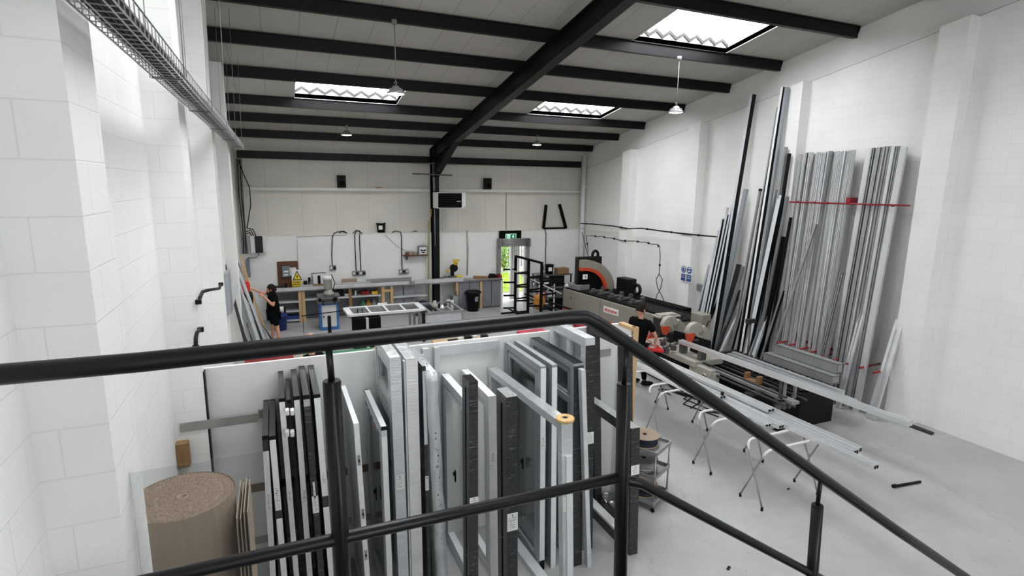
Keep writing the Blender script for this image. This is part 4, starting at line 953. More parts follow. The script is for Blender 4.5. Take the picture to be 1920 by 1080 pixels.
for i, (px, py, w, d, m, bx, lb) in enumerate((
    (1634, 279, .10, .05, 'alu', 10.2, 'broad silver bar at the left of the right hand bundle'), (1642, 278, .045, .05, ['alud', 'black'], 10.15, 'dull dark sided bar next to the broad silver one'),
    (1647, 278, .045, .05, 'alub', 10.15, 'narrow bright bar between two dark ones at the right'), (1653, 277, .05, .05, ['alud', 'black'], 10.12, 'second dull dark sided bar in the right hand bundle'),
    (1659, 276, .06, .05, 'alub', 10.12, 'bright bar right of the second dark sided bar'), (1668, 275, .10, .06, 'alud', 10.16, 'wide dull bar near the right edge'),
    (1677, 275, .08, .05, 'alu', 10.18, 'silver bar cut by the right edge of the photo'), (1646, 474, .08, .04, 'alub', 9.95, 'shorter bright bar standing in front of the right hand bundle'),
    (1686, 275, .07, .06, 'alud', 10.18, 'outer dull bar at the far right'), (1697, 276, .09, .05, 'alu', 10.15, 'outermost silver bar at the far right'), (1690, 600, .12, .05, 'alub', 10.05, 'low bright bar standing on the floor at the right edge'))):
    L(lb, px, py, w*1.25, d, m, GD_, bx=bx, dy=0, style=[0, 1, 2][i % 3])
L('wide dull bar filling the back of the right hand bundle', 1651, 279, .24, .03, 'alud', GD_, bx=10.30, Xw=10.62, dy=0, style=2)
L('wide silver bar behind the outer bars at the right edge', 1676, 278, .24, .03, 'alu', GD_, bx=10.30, Xw=10.62, dy=0, style=2)
# red rack
t = thing('bar_rack', 'red steel rack with a cross rail and pegs holding the bright bars', 'rack', (10.5, 7.5, 0))
ya = wX(1481, 378, 10.3).y; yb2 = wX(1680, 384, 10.3).y
b = MB().cyl((10.3, ya, 3.93), (10.3, 6.3, 3.95), .017, 10)
b.build('cross_rail', 'red', t)
b = MB()
for y in (8.6, 8.2, 7.9, 7.35, 7.0, 6.6): b.cyl((10.3, y-.02, 3.94), (10.3, y+.02, 3.94), .024, 10)
b.build('rail_collar', 'red', t)
for y in (wX(1598, 378, 10.4).y,):
    MB().box(10.28, XR, y-.04, y+.04, 3.93, 4.06).build('bracket', 'red', t)
pegs = [(1457, 643, 1475, 639), (1475, 648, 1502, 643), (1497, 655, 1508, 653), (1517, 661, 1525, 659), (1540, 668, 1570, 662), (1564, 675, 1583, 671), (1587, 682, 1608, 677), (1612, 690, 1625, 687), (1638, 699, 1656, 694)]
for (a, c_, d_, e_) in pegs:
    p = wX(a, c_, 9.98); p.z = .885
    p = wZ(a, c_, .885); MB().cyl(p, (10.69, p.y+.04, .885), .02, 10).build('peg', 'red', t)
for (px, py) in ((1569, 655), (1490, 645)):
    p = wX(px, py, 10.62); MB().box(10.6, XR, p.y-.05, p.y+.05, .84, 1.04).build('bracket', 'red', t)
MB().box(10.66, 10.70, 7.1, 8.75, .86, .91).build('back_rail', 'red', t)
# ------------------------------------------------------------------ wall cables, signs, sockets on the right wall
def wcable(pts, r, label, X=XR-.02, m='black', group=None, cat='cable', clips=True):
    P = [wX(x, y, 10.405) for x, y in pts]
    b = MB().tube(P, r, 6)
    o = b.build('wall_cable', m); tag(o, label, cat, group)
    if clips:
        b = MB()
        for i in range(0, len(P)-1, 2): b.cbox(P[i].lerp(P[i+1], .5), .05, .03, .06)
        b.build('cable_clip', m, o)
    return o
wcable([(1089, 419), (1110, 420), (1150, 424), (1180, 429), (1202, 428), (1225, 431), (1246, 434), (1272, 437), (1300, 440), (1320, 442), (1346, 444)], .022, 'thick black cable run along the middle of the right wall', X=XR-.03)
wcable([(1103, 472), (1099, 442), (1112, 442), (1120, 444), (1128, 443), (1138, 446), (1145, 446), (1158, 449), (1166, 451), (1178, 452), (1190, 452), (1202, 454), (1210, 454), (1222, 458), (1232, 458), (1237, 464), (1238, 480), (1236, 514)], .013, 'thin wavy black cable dropping to the milling machine', X=XR-.02)
for k, sgn in ((0, 1), (1, -1)):
    P = [wX(1236, 514, 10.405), wX(1236+6*sgn, 524, 10.3), wX(1236+3*sgn, 540, 10.2), wX(1236-5*sgn, 555, XR-.5), wX(1236-8*sgn+(4 if sgn < 0 else 0), 572, 9.6)]
    tag(MB().tube(P, .012, 6).build('machine_cable', 'black'), 'black cable looping to the milling machine, %s strand' % ('left ending' if sgn > 0 else 'right ending'), 'cable')
tag(MB().tube([wX(1090, 428, XR-.1), wX(1096, 455, XR-.4), wX(1104, 484, 9.6)], .012, 6).build('machine_cable', 'black'), 'black cable slanting from the corner pipe down to the curved hood', 'cable')
def blue_sign(px, py, label, kind):
    c = wX(px, py, 10.404); t = thing('safety_sign', label, 'sign', c, 'blue safety signs')
    R_ = lambda y, z: (c.x, c.y-y, c.z+z)       # y to the viewer's right
    w, h = .21, .46
    MB().box(c.x, c.x+.005, c.y-w/2, c.y+w/2, c.z-h/2, c.z+h/2).build('sign_plate', 'label', t)
    def disc(r, z, m, d, ry=1, yo=0): MB().prism([(c.x-d, c.y+yo+r*math.cos(a), c.z+z+r*ry*math.sin(a)) for a in [2*PI*k/24 for k in range(24)]], (-.001, 0, 0)).build('pictogram', m, t)
    disc(.098, .105, 'bluesign', .0)
    if kind == 0:
        disc(.062, .11, 'label', .0015, 1.2); MB().box(c.x-.0035, c.x-.0025, c.y-.035, c.y+.04, c.z+.05, c.z+.15).build('pictogram', 'bluesign', t)
    else:
        disc(.06, .115, 'label', .0015, 1.2); MB().box(c.x-.0035, c.x-.0025, c.y-.07, c.y+.07, c.z+.10, c.z+.14).build('pictogram', 'bluesign', t)
        MB().prism([(c.x-.0025, c.y-.02, c.z+.03), (c.x-.0025, c.y+.02, c.z+.03), (c.x-.0025, c.y, c.z+.1)], (-.001, 0, 0)).build('pictogram', 'bluesign', t)
    MB().box(c.x-.001, c.x, c.y-.09, c.y+.09, c.z-.21, c.z-.02).build('caption_panel', 'bluesign', t)
    for k, s_ in enumerate((('Wear', 'face shield') if kind == 0 else ('Wear', 'goggles'))):
        text(s_, .045, frame_mw((c.x-.0015, c.y, c.z-.065-.05*k), (0, -1, 0), (0, 0, 1)), 'label', t, 'caption')
blue_sign(1281.5, 512, 'blue and white safety sign with a face shield picture, left of two on the wall', 0); blue_sign(1292, 514, 'blue and white safety sign with goggles picture, right of two on the wall', 1)
c = wX(1317, 540, XR-.06); tag(MB().box(c.x-.06, XR, c.y-.17, c.y+.17, c.z-.09, c.z+.09).build('junction_box', 'greyp', bevel=.006), 'flat grey box on the right wall pilaster above the saw', 'box')
c = wX(1316, 582, XR-.1); o = MB().cbox(c, .12, .06, .2).build('wall_plug', 'black', bevel=.01); tag(o, 'black plug and lead hanging by the leaning bars', 'plug'); MB().tube([c, wX(1309, 600, 10.5), wX(1306, 613, 10.45)], .01, 6).build('lead', 'black', o)
p = wZ(1333, 690, 0)
p = Vector((9.55, 8.85, 0)); t = thing('floor_stand', 'slim grey stand with a clamp head in front of the leaning bars', 'stand', p)
MB().cyl(p, p+Vector((0, 0, 1.3)), .022, 10).build('pole', 'grime', t); MB().cbox(p+Vector((0, 0, 1.33)), .22, .1, .09).build('clamp_head', 'iron', t); MB().cbox(p+Vector((0, 0, .02)), .3, .3, .04).build('base_plate', 'iron', t)
# ------------------------------------------------------------------ gasket trolley and black stand
c = Vector((4.40, 5.70, 0)); t = thing('trolley', 'grey three tier wire trolley holding gasket reels', 'trolley', c); rz = math.radians(28)
Rz = Matrix.Rotation(rz, 3, 'Z')
def cp(x, y, z): return c+Rz@Vector((x, y, z))
for z in (.10, .46, .80):
    b = MB(); b.obox(cp(0, 0, z), Rz@Vector((.23, 0, 0)), Rz@Vector((0, .3, 0)), (0, 0, .006))
    for sx, sy, ax, ay in ((0, -.3, .23, .008), (0, .3, .23, .008), (-.23, 0, .008, .3), (.23, 0, .008, .3)): b.obox(cp(sx, sy, z+.02), Rz@Vector((ax, 0, 0)), Rz@Vector((0, ay, 0)), (0, 0, .025))
    b.build('shelf', 'alud', t)
for sx in (-.22, .22):
    for sy in (-.29, .29):
        l = MB().cyl(cp(sx, sy, .06), cp(sx, sy, .86), .012, 8).build('leg', 'wire', t)
        MB().lathe(cp(sx, sy, .03)-Vector((.012, 0, 0)), [(.03, 0), (.03, .024)], 12, axis='X').build('wheel', 'rubber', l)
def reel(p, r, h, tilt, label, m1='card', m2='navy'):
    t = thing('gasket_reel', label, 'reel', p, 'gasket reels on the trolley'); Rt = Matrix.Rotation(tilt, 3, Vector((1, .4, 0)).normalized())
    for z, nm in ((0, 'flange'), (h, 'flange')):
        b = MB(); n = 28; V = []
        for rr in (.03, r):
            for zz in (0, .006): V += [p+Rt@Vector((rr*math.cos(2*PI*k/n), rr*math.sin(2*PI*k/n), z+zz)) for k in range(n)]
        F = []
        for k in range(n):
            q = (k+1) % n; F += [(k, q, 2*n+q, 2*n+k), (n+k, 3*n+k, 3*n+q, n+q), (2*n+k, 2*n+q, 3*n+q, 3*n+k), (k, n+k, n+q, q)]
        b.add(V, F); b.build('flange', m1, t)
    b = MB()
    for i in range(6):
        zz = .012+(h-.012)*i/5.5
        b.tube([p+Rt@Vector(((r*.82+.006*(i % 2))*math.cos(2*PI*k/24), (r*.82+.006*(i % 2))*math.sin(2*PI*k/24), zz)) for k in range(24)], h/11, 6, closed=True)
    b.build('wound_gasket', m2, t)
reel(cp(.0, -.02, .815), .2, .12, 0.0, 'gasket reel with a brown cardboard flange on top of the trolley')
reel(cp(-.03, -.04, .475), .19, .14, 0, 'grey wound gasket reel on the middle shelf of the trolley', 'grime', 'alud')
reel(cp(.0, -.05, .115), .19, .12, 0, 'brown flanged reel on the bottom shelf of the trolley')
p = cp(.36, .1, .0)
b = MB(); n = 28; b.lathe((0, 0, 0), [(.03, 0), (.17, 0), (.17, .02), (.03, .02), (.03, 0)], n, cap=False)
Mx = Matrix.Translation(p+Vector((0, 0, .165))) @ Matrix.Rotation(rz, 4, 'Z') @ Matrix.Rotation(math.radians(80), 4, 'Y')
for i, v in enumerate(b.v): b.v[i] = Mx @ v
zm = min(v.z for v in b.v)
for v in b.v: v.z -= zm
tag(b.build('reel_flange', 'card'), 'loose brown cardboard disc leaning at the foot of the trolley', 'disc')
p = Vector((4.62, 6.55, 0)); t = thing('bar_stand', 'black folding bar stand between the timber post and the trestles', 'stand', p)
b = MB()
for dx, dy in ((.22, -.2), (-.2, -.2), (.22, .25), (-.2, .25)): MB().tube([p+Vector((dx, dy, 0)), p+Vector((dx*.12, dy*.12, .75))], .016, 8).build('leg', 'black', t)
MB().tube([p+Vector((-.1, -.1, .4)), p+Vector((.11, -.1, .4))], .012, 8).build('brace', 'black', t)
MB().cyl(p+Vector((0, 0, .72)), p+Vector((0, 0, 1.02)), .018, 10).tube([p+Vector((-.1, .02, 1.04)), p+Vector((.1, -.02, 1.04))], .02, 8).build('head', 'black', t)

# small things on the floor
c = wZ(1676, 912, .02); tag(MB().cyl((c.x, c.y, .02), (c.x+.5, c.y-.06, .02), .02, 10).cyl((c.x-.02, c.y, .026), (c.x+.04, c.y-.004, .026), .026, 10).build('rubber_rod', 'black'), 'black rubber tipped rod lying on the floor at the right edge', 'rod')
for (px, py, w, h, a, lb) in ((1366, 1066, .07, .03, .5, 'small dark scrap on the bare floor nearest the stair'), (1478, 917, .05, .02, .2, 'tiny dark scrap on the floor right of the nearest trestle'), (1462, 804, .3, .1, .15, 'black rubber strip on the floor under the trestle bars'), (1446, 823, .16, .07, .1, 'small black mat piece on the floor by the nearest trestle')):
    p = wZ(px, py, 0); tag(MB().cbox((p.x, p.y, .005), w, h, .008, a).build('floor_scrap', 'black'), lb, 'scrap')
# ------------------------------------------------------------------ back wall: things on the ledges
for (px, py0, py1, w, lb) in ((641, 331, 353, .25, 'black loudspeaker on the white rail left of the heater'), (915, 337, 357, .24, 'black loudspeaker on the white rail right of the heater')):
    c = wY(px, py1, 18.15); x = c.x
    t = thing('loudspeaker', lb, 'speaker', (x, 18.12, 4.06), 'loudspeakers on the rail')
    MB().box(x-w/2, x+w/2, 18.10, 18.30, 4.061, 4.44).build('cabinet', 'black', t, bevel=.01)
    MB().lathe((x, 18.098, 4.19), [(.0, -.004), (.085, -.002), (.095, 0.004)], 20, axis='Y', cap=False).build('driver', 'blackm', t)
    MB().lathe((x, 18.098, 4.36), [(.0, -.004), (.03, -.002), (.035, 0.004)], 16, axis='Y', cap=False).build('tweeter', 'blackm', t)
x = wY(711, 353, 18.15).x; tag(MB().box(x-.10, x+.1, 18.15, 18.25, 4.061, 4.09).build('rail_offcut', 'timberd'), 'small brown offcut lying on the white rail', 'offcut')
def bucket(c, r, h, label, m='black'):
    t = thing('bucket', label, 'bucket', c)
    MB().lathe(c, [(r*.82, 0), (r, h-.03), (r*1.06, h-.03), (r*1.06, h), (r*.98, h), (r*.96, h-.02), (r*.8, .015)], 24).build('body', m, t)
    c = Vector(c); MB().obox(c+Vector((-r*.25, -r*.93, h*.55)), (r*.42, 0, 0), (0, .008, 0), (0, .0, h*.2)).build('paper_label', 'label', t)
    MB().tube([c+Vector((r*1.05*math.cos(a), -.02-r*.35*math.sin(a), h-.02+.0*a)) for a in [PI*k/10 for k in range(11)]], .006, 6).build('handle', 'wire', t)
bucket((3.17, 18.27, 2.637), .145, .31, 'black bucket with a white label on the ledge left of the column')
t = thing('steel_frame_leg', 'black steel A shaped leg frame standing on the ledge by the corner', 'frame', (9.48, 18.25, 2.637))
P = [wY(1024, 384, 18.25), wY(1019, 428, 18.25), wY(1061, 428, 18.25), wY(1049, 383, 18.25)]
for p in (P[1], P[2]): p.z = 2.67
MB().bar(P[0], P[1], .07, .12, (0, 1, 0)).build('leg', 'blackm', t); MB().bar(P[3], P[2], .07, .12, (0, 1, 0)).build('leg', 'blackm', t); MB().bar(P[1], P[2], .06, .12, (0, 1, 0)).build('crossbar', 'blackm', t)
# heater on the column
t = thing('unit_heater', 'white wall heater with black louvres hung on the column', 'heater', (5.2, 17.4, 3.42))
hx0 = wY(820, 360, 17.2).x; hx1 = wY(873, 362, 17.2).x; hz0, hz1 = wY(850, 391, 17.2).z, wY(850, 361, 17.2).z
b = MB().box(hx0, hx1, 17.2, 17.75, hz0, hz1); b.build('casing', 'white', t, bevel=.012)
gx0 = hx0+.02; gx1 = hx1-.13
MB().box(gx0, gx1, 17.19, 17.2, hz0+.03, hz1-.02).build('grille_back', 'blackm', t)
for k in range(6):
    z = hz0+.07+.065*k
    MB().obox(((gx0+gx1)/2-.08, 17.165, z), ((gx1-gx0)/2-.12, 0, 0), (0, .03, -.014), (0, .002, .006)).build('louvre', 'black', t)
text('reznor', .05, frame_mw((gx1-.1, 17.186, (hz0+hz1)/2-.02), (1, 0, 0), (0, 0, 1)), 'label', t, 'maker_lettering', bold=.001)
MB().box(hx1-.05, hx1-.03, 17.195, 17.2, hz0+.03, hz0+.06).build('badge', 'ink', t)
# ------------------------------------------------------------------ sockets, conduits and cables on the back wall
def bcable(P, r, label, m='black', Y=18.17, cat='cable'):
    o = tag(MB().tube([wY(x, y, Y) for x, y in P], r, 6).build('wall_cable', m), label, cat); return o
bcable([(650, 437), (641, 434), (632, 435), (626, 438), (623, 445), (622, 475), (623, 498)], .016, 'black cable dropping from the ledge to the left socket')
bcable([(636, 437), (644, 433), (651, 437)], .014, 'black cable arching on the ledge left of the bucket', Y=18.22)
bcable([(679, 438), (674, 433), (668, 434), (665, 440), (666, 470), (668, 511)], .016, 'black cable to the double socket, left strand')
bcable([(662, 437), (669, 431), (675, 435), (674, 445), (675, 470), (677, 511)], .016, 'black cable to the double socket, right strand')
bcable([(735, 436), (742, 433), (751, 435), (753, 445), (753, 480), (754, 506)], .016, 'black cable down to the socket right of the bucket')
bcable([(1022, 430), (1024, 440), (1023, 470), (1023, 497)], .016, 'black cable down to the socket near the corner pipe')
bcable([(770, 436), (780, 433), (786, 437)], .014, 'short black cable arching on the ledge near the column', Y=18.22)
bcable([(722, 440), (745, 462), (762, 471), (790, 474)], .007, 'thin pale cable sagging to the wall shelf', 'greyp')
bcable([(876, 432), (877, 470), (876, 516)], .02, 'thin grey conduit down the wall right of the column', 'strip', cat='conduit')
bcable([(558, 443), (559, 480), (561, 525)], .02, 'white conduit down the wall beside the brown board', 'white', cat='conduit')
bcable([(558, 443), (600, 441), (650, 440)], .014, 'white conduit running along the top of the blockwork', 'white', cat='conduit')
o = bcable([(803, 415), (803, 470), (803, 520), (804, 575)], .024, 'yellow pipe down the wall left of the column', 'olive', Y=17.97, cat='pipe')
bcable([(803, 415), (808, 405), (809, 392)], .01, 'yellow hose curling from the heater to the yellow pipe', 'yellow', Y=17.7, cat='hose')
bcable([(949, 360), (949, 400), (949, 433)], .008, 'thin cable down the lining above the exit sign', 'ply', Y=18.33)
def socket(px, py, w, label, n=2):
    c = wY(px, py, 18.17); t = thing('wall_socket', label, 'socket', (c.x, 18.2, c.z), 'sockets on the back wall')
    MB().box(c.x-w/2, c.x+w/2, 18.14, 18.2, c.z-.075, c.z+.075).build('box', 'greyp', t, bevel=.006)
    for k in range(n):
        x = c.x-w/2+w*(k+.5)/n; MB().box(x-.035, x+.035, 18.10 if k % 2 else 18.13, 18.14, c.z-.035, c.z+.04).build('plug' if k % 2 else 'switch', 'black' if k % 2 else 'whitep', t)
socket(624, 502, .2, 'metal wall socket, leftmost on the back wall'); socket(673, 512, .42, 'wide metal wall socket under the two cables', 4); socket(757, 509, .32, 'metal wall socket left of the column', 3); socket(1023, 502, .17, 'single metal socket near the corner pipe')
# shelf
c = wY(780, 478, 18.05); t = thing('wall_shelf', 'small dark wall shelf left of the column', 'shelf', (c.x, 18.1, c.z))
x0, x1 = wY(757, 478, 18.0).x, wY(803, 478, 18.0).x
MB().box(x0, x1, 17.95, 18.2, c.z-.03, c.z).build('board', 'ply', t)
b = MB().box(x0+.1, x0+.13, 18.0, 18.2, c.z-.15, c.z-.03); b.build('bracket', 'iron', t)
zs = c.z+.001
x = wY(793, 470, 18.0).x; t = thing('cardboard_box', 'open fronted grey box on the wall shelf', 'box', (x, 18.05, zs))
MB().box(x-.15, x+.15, 17.97, 18.17, zs, zs+.3).build('carton', 'greyp', t); MB().box(x-.12, x+.12, 17.962, 17.97, zs+.03, zs+.26).build('printed_front', 'label', t)
MB().prism([(x-.1, 17.96, zs+.2), (x, 17.96, zs+.16), (x+.1, 17.96, zs+.2), (x+.08, 17.96, zs+.13), (x-.08, 17.96, zs+.13)], (0, .003, 0)).prism([(x-.1, 17.96, zs+.1), (x+.1, 17.96, zs+.1), (x, 17.96, zs+.05)], (0, .003, 0)).build('printed_mark', 'ink', t)
for k, dx in enumerate((-.2, -.34, -.46)):
    MBk = MB().cbox((x-.06+dx, 18.07, zs+.045+.02*(k % 2)), .12, .1, .09+.04*(k % 2)); tag(MBk.build('small_carton', 'card' if k < 2 else 'ply', bevel=.004), ['tan carton next to the grey box on the wall shelf', 'low tan carton in the middle of the wall shelf', 'brown carton at the left end of the wall shelf'][k], 'box')
# exit sign
p0, p1 = wY(937, 434, 18.12), wY(977, 447, 18.12); cx, cz = (p0.x+p1.x)/2, (p0.z+p1.z)/2
t = thing('exit_sign', 'green running man exit sign with an up arrow over the doorway', 'sign', (cx, 18.15, cz))
MB().box(p0.x, p1.x, 18.1, 18.199, 2.31, 2.62).build('backing_board', 'blackm', t)
M['signgreen'] = emis('lit_green_sign', (22, 96, 66), .5); M['signwhite'] = emis('lit_white_sign', (205, 255, 225), 1.0)
a0, a1 = wY(949, 447, 18.09).x, wY(967, 440, 18.09).x; z0, z1 = 2.32, 2.50
MB().box(a0-.015, a1+.015, 18.085, 18.1, z0-.012, z1+.012).build('sign_border', 'signwhite', t)
MB().box(a0, a1, 18.08, 18.086, z0, z1).build('sign_panel', 'signgreen', t)
w = a1-a0; y = 18.078
b = MB().box(a0+w*.12, a0+w*.40, y, y+.003, z0, z1-.012); b.build('door_pictogram', 'signwhite', t)
b = MB().prism([(a0+w*.2, y-.003, z0+.10), (a0+w*.27, y-.003, z0+.13), (a0+w*.35, y-.003, z0+.10), (a0+w*.30, y-.003, z0+.05), (a0+w*.36, y-.003, z0+.005), (a0+w*.27, y-.003, z0+.04), (a0+w*.17, y-.003, z0+.01), (a0+w*.24, y-.003, z0+.06)], (0, .002, 0))
b.lathe((a0+w*.29, y-.003, z0+.148), [(.0, 0), (.014, 0), (.014, .002), (0, .002)], 10, axis='Y', cap=False); b.build('running_man', 'signgreen', t)
cx = a0+w*.72; MB().prism([(cx-.012, y, z0+.04), (cx+.012, y, z0+.04), (cx+.012, y, z0+.09), (cx+.045, y, z0+.09), (cx, y, z0+.15), (cx-.045, y, z0+.09), (cx-.012, y, z0+.09)], (0, .003, 0)).build('arrow', 'signwhite', t)
c = wY(991, 449, 18.1); tag(MB().cbox((c.x, 18.15, c.z), .18, .09, .07).build('door_contact', 'ink'), 'small dark fitting beside the roller shutter box', 'fitting')
c = wY(926, 505, 18.17); tag(MB().box(c.x-.07, c.x+.07, 18.185, 18.199, c.z-.08, c.z+.08).box(c.x-.05, c.x+.05, 18.18, 18.186, c.z-.05, c.z+.05).build('call_point_notice', ['label']), 'small pale notice left of the doorway', 'sign')
# fuse boxes at the left
p0, p1 = wY(468, 442, 18.05), wY(500, 474, 18.05); t = thing('distribution_board', 'white distribution board with a dark green tinted cover, high in the left corner', 'fuse box', (p0.x, 18.1, p1.z))
MB().box(p0.x, p1.x, 18.02, 18.2, p1.z, p0.z).build('case', 'whitep', t, bevel=.015)
MB().box(p0.x+.13, p1.x-.09, 17.99, 18.02, p1.z+.01, p0.z-.01).build('tinted_cover', 'fuse', t, bevel=.01)
p0, p1 = wY(461, 486, 18.05), wY(470, 520, 18.05); tag(MB().box(p0.x, p1.x, 18.03, 18.199, p1.z, p0.z).build('meter_box', 'greyb', bevel=.01), 'tall blue-grey steel box under the cables in the left corner', 'box')
P = [wY(482, 472, 18.1), wY(486, 478, 18.1), wY(480, 483, 18.1), wY(464, 484, 18.1)]
tag(MB().tube(P, .015, 6).build('flexible_conduit', 'greyp'), 'grey flexible conduit curling below the distribution board', 'conduit')
t = thing('cable_riser', 'bundle of black cables rising in the left corner', 'cable', (-.86, 18.0, 2.2))
for k in range(5):
    x = -.93+.035*k; MB().tube([(x, 18.1-.02*k, 2.1), (x+.02*math.sin(k), 18.08, 2.9), (x-.015, 18.08, 3.8), (x+.01, 18.06, 4.85)], .014, 6).build('cable', 'black' if k % 2 else 'greyp', t)
for k, pts in enumerate(([(447, 300), (456, 325), (468, 352), (470, 385), (463, 428)], [(463, 428), (474, 430), (480, 442)], [(462, 434), (470, 432), (476, 442)], [(463, 438), (468, 436), (472, 443)])):
    tag(MB().tube([wY(x, y, 18.02+.01*k) for x, y in pts], .017 if k else .014, 6).build('hanging_cable', 'black'), ['long black cable hanging in an arc from the tray to the board', 'outer black cable looping into the top of the distribution board', 'middle black cable looping into the distribution board', 'inner black cable looping into the distribution board'][k], 'cable')
# ------------------------------------------------------------------ wire cable tray along the left wall
t = thing('cable_tray', 'galvanised wire basket cable tray along the left wall near the roof', 'tray', (-.58, 8, 4.92))
y0, y1, x0, x1, z0, z1 = 1.2, 13.6, -.69, -.52, 4.88, 4.985
b = MB()
for (x, z) in ((x0, z1), (x0, z0+.04), (x0, z0), (x0+.067, z0), (x0+.134, z0), (x1, z0), (x1, z0+.04), (x1, z1)): b.bar((x, y0, z), (x, y1, z), .006, .006)
b.build('long_wires', 'wire', t)
b = MB(); y = y0
while y < y1:
    for p, q in (((x0, y, z1), (x0, y, z0)), ((x0, y, z0), (x1, y, z0)), ((x1, y, z0), (x1, y, z1))): b.bar(p, q, .005, .005, (0, 1, 0))
    y += .10
o = b.build('cross_wires', 'wire', t); o['kind'] = 'stuff'
b = MB()
for k in range(15):
    pts = [(x1-.028-.024*(k % 5)+.006*math.sin(i*1.7+k), y0+(y1-y0)*i/24, z0+.018+.024*(k//5)+.003*math.sin(i+k)) for i in range(25)]
    b.tube(pts, .0125, 6)
tag(b.build('tray_cables', 'black'), 'black cables lying in the wire tray', 'cable')
for i, y in enumerate((2.6, 4.5, 6.4, 8.4, 10.4, 12.4)):
    MB().bar((x0-.005, y, z0-.008), (x1+.005, y, z0-.008), .02, .008, (0, 0, 1)).build('cross_bar', 'grime', t)
    b = MB().cyl((x1+.015, y, z0-.012), (x1+.05, y, zr(y)-.06), .0035, 5); b.cyl((x0-.015, y, z0-.012), (x0+.02, y, zr(y)-.06), .0035, 5); b.build('suspension_wire', 'wire', t)
for k, (pts, lb) in enumerate(((((372, 566), (376, 556), (380, 547), (390, 544), (402, 542), (411, 541), (414, 533)), 'black cable stub bending round the upper part of the white pilaster'), (((367, 652), (367, 634), (369, 624), (376, 618)), 'short black cable stub on the pilaster just above the handrail'))):
    P = [wX(x, y, -.70 if k or x < 385 else -.66) for x, y in pts]
    o = tag(MB().tube(P, .017, 6).build('cable_stub', 'black'), lb, 'cable')
    MB().cbox(P[0], .05, .05, .04).cbox(P[-1], .05, .05, .04).build('cable_clip', 'black', o)
# ------------------------------------------------------------------ bars leaning on the left wall
def lbar(label, tx, ty, Y, xb, yb_, w, d, m, X=-.95, kind='aluminium_bar', style=0):
    p = wY(tx, ty, Y); T = Vector((max(p.x, X+.0), Y, p.z)); B = Vector((xb, yb_, 0)); ax = (T-B).normalized(); sd = Vector((0, 1, 0)); sd = (sd-ax*sd.dot(ax)).normalized(); dr = sd.cross(ax)
    if dr.x < 0: dr = -dr
    poly = [(-w/2, 0), (w/2, 0), (w/2, d), (-w/2, d)] if style == 0 else [(-w/2, 0), (w/2, 0), (w/2, d), (w*.2, d), (w*.2, d*.4), (-w*.2, d*.4), (-w*.2, d), (-w/2, d)]
    b = MB(); k = len(poly); V = [e+sd*a+dr*c for e in (B, T) for a, c in poly]
    for v in V[:k]: v.z = max(v.z, .002)
    b.add(V, [tuple(range(k)), tuple(range(2*k-1, k-1, -1))]+[(i, i+k, (i+1) % k+k, (i+1) % k) for i in range(k)])
    return tag(b.build(kind, m), label, 'bar', 'bars leaning on the left wall')
for a in (('dark slotted bar at the left of the bars leaning on the left wall', 418, 497, 11.7, -.50, 11.5, .06, .05, 'anth'), ('slim grey bar second from the left on the left wall', 421, 480, 12.2, -.45, 12.0, .05, .05, 'alud'),
          ('tall grey bar reaching highest of those on the left wall', 425, 476, 12.6, -.40, 12.4, .07, .06, 'greyc'), ('pale bar leaning before the white pilaster', 431, 492, 12.8, -.28, 12.5, .05, .05, 'white'),
          ('charcoal bar leaning right of the pale pilaster edge', 440, 484, 14.0, -.34, 13.7, .06, .05, 'anth'), ('silver slotted bar in the middle of the left wall bars', 443, 500, 13.5, -.2, 13.1, .07, .05, 'alu'),
          ('dull silver bar crossing behind the slotted one on the left wall', 446, 520, 13.8, -.12, 13.3, .07, .05, 'alud'), ('grey ribbed bar low among the left wall bars', 440, 560, 12.9, -.18, 12.6, .08, .05, 'greyl'),
          ('silver bar spreading furthest out from the left wall', 447, 545, 14.1, -.02, 13.5, .06, .05, 'alu'), ('black bar near the left wall pilaster', 428, 560, 11.9, -.42, 11.8, .07, .05, 'black'), ('second black bar near the left wall pilaster', 437, 555, 12.3, -.36, 12.1, .06, .05, 'black'),
          ('bright silver bar between the two black ones on the left wall', 433, 552, 12.1, -.39, 11.95, .05, .05, 'alub')): lbar(*a, style=1)
for a in (('long pine batten leaning on the left wall by the man with his arms raised', 450, 478, 16.6, -.45, 16.2, .05, .04, 'timber'), ('thin pine batten next to the long one by the man at the left', 451, 500, 16.8, -.40, 16.5, .03, .04, 'timber')): lbar(*a, kind='pine_batten')
p = wX(418, 570, -.68); tag(MB().box(-.719, -.66, 8.8, 9.2, p.z-.34, p.z+.26).build('panel_offcut', 'greyc'), 'flat grey panel offcut hung on the left wall pilaster', 'panel')
p = wY(430, 552, 10.9); tag(MB().prism([(p.x-.1, 10.9, p.z+.18), (p.x+.17, 10.9, p.z+.18), (p.x-.02, 10.9, p.z-.45), (p.x-.09, 10.9, p.z-.4)], (0, .03, 0)).build('folded_sheet', 'greyl'), 'folded silver sheet wedged among the bars on the left wall', 'sheet')
# red tool on a stand by the man at the left
p = wY(460, 539, 14.85); t = thing('marking_tool', 'red and black power tool on a black tripod by the man with raised arms', 'tool', (p.x, 14.85, 0))
MB().cbox((p.x, 14.85, p.z), .2, .2, .22).cyl((p.x+.02, 14.85, p.z+.11), (p.x+.02, 14.85, p.z+.16), .06, 12).build('body', 'redb', t, bevel=.03, seg=2)
MB().lathe((p.x+.02, 14.85, p.z-.5), [(.09, 0), (.13, .06), (.14, .25), (.12, .38)], 16).build('motor', 'black', t)
top = Vector((p.x+.03, 14.85, p.z-.45))
for a in (.3, 2.4, 4.5): MB().tube([top, (top.x+.42*math.cos(a)+.2, 14.85+.4*math.sin(a), 0.01)], .02, 8).build('leg', 'black', t)
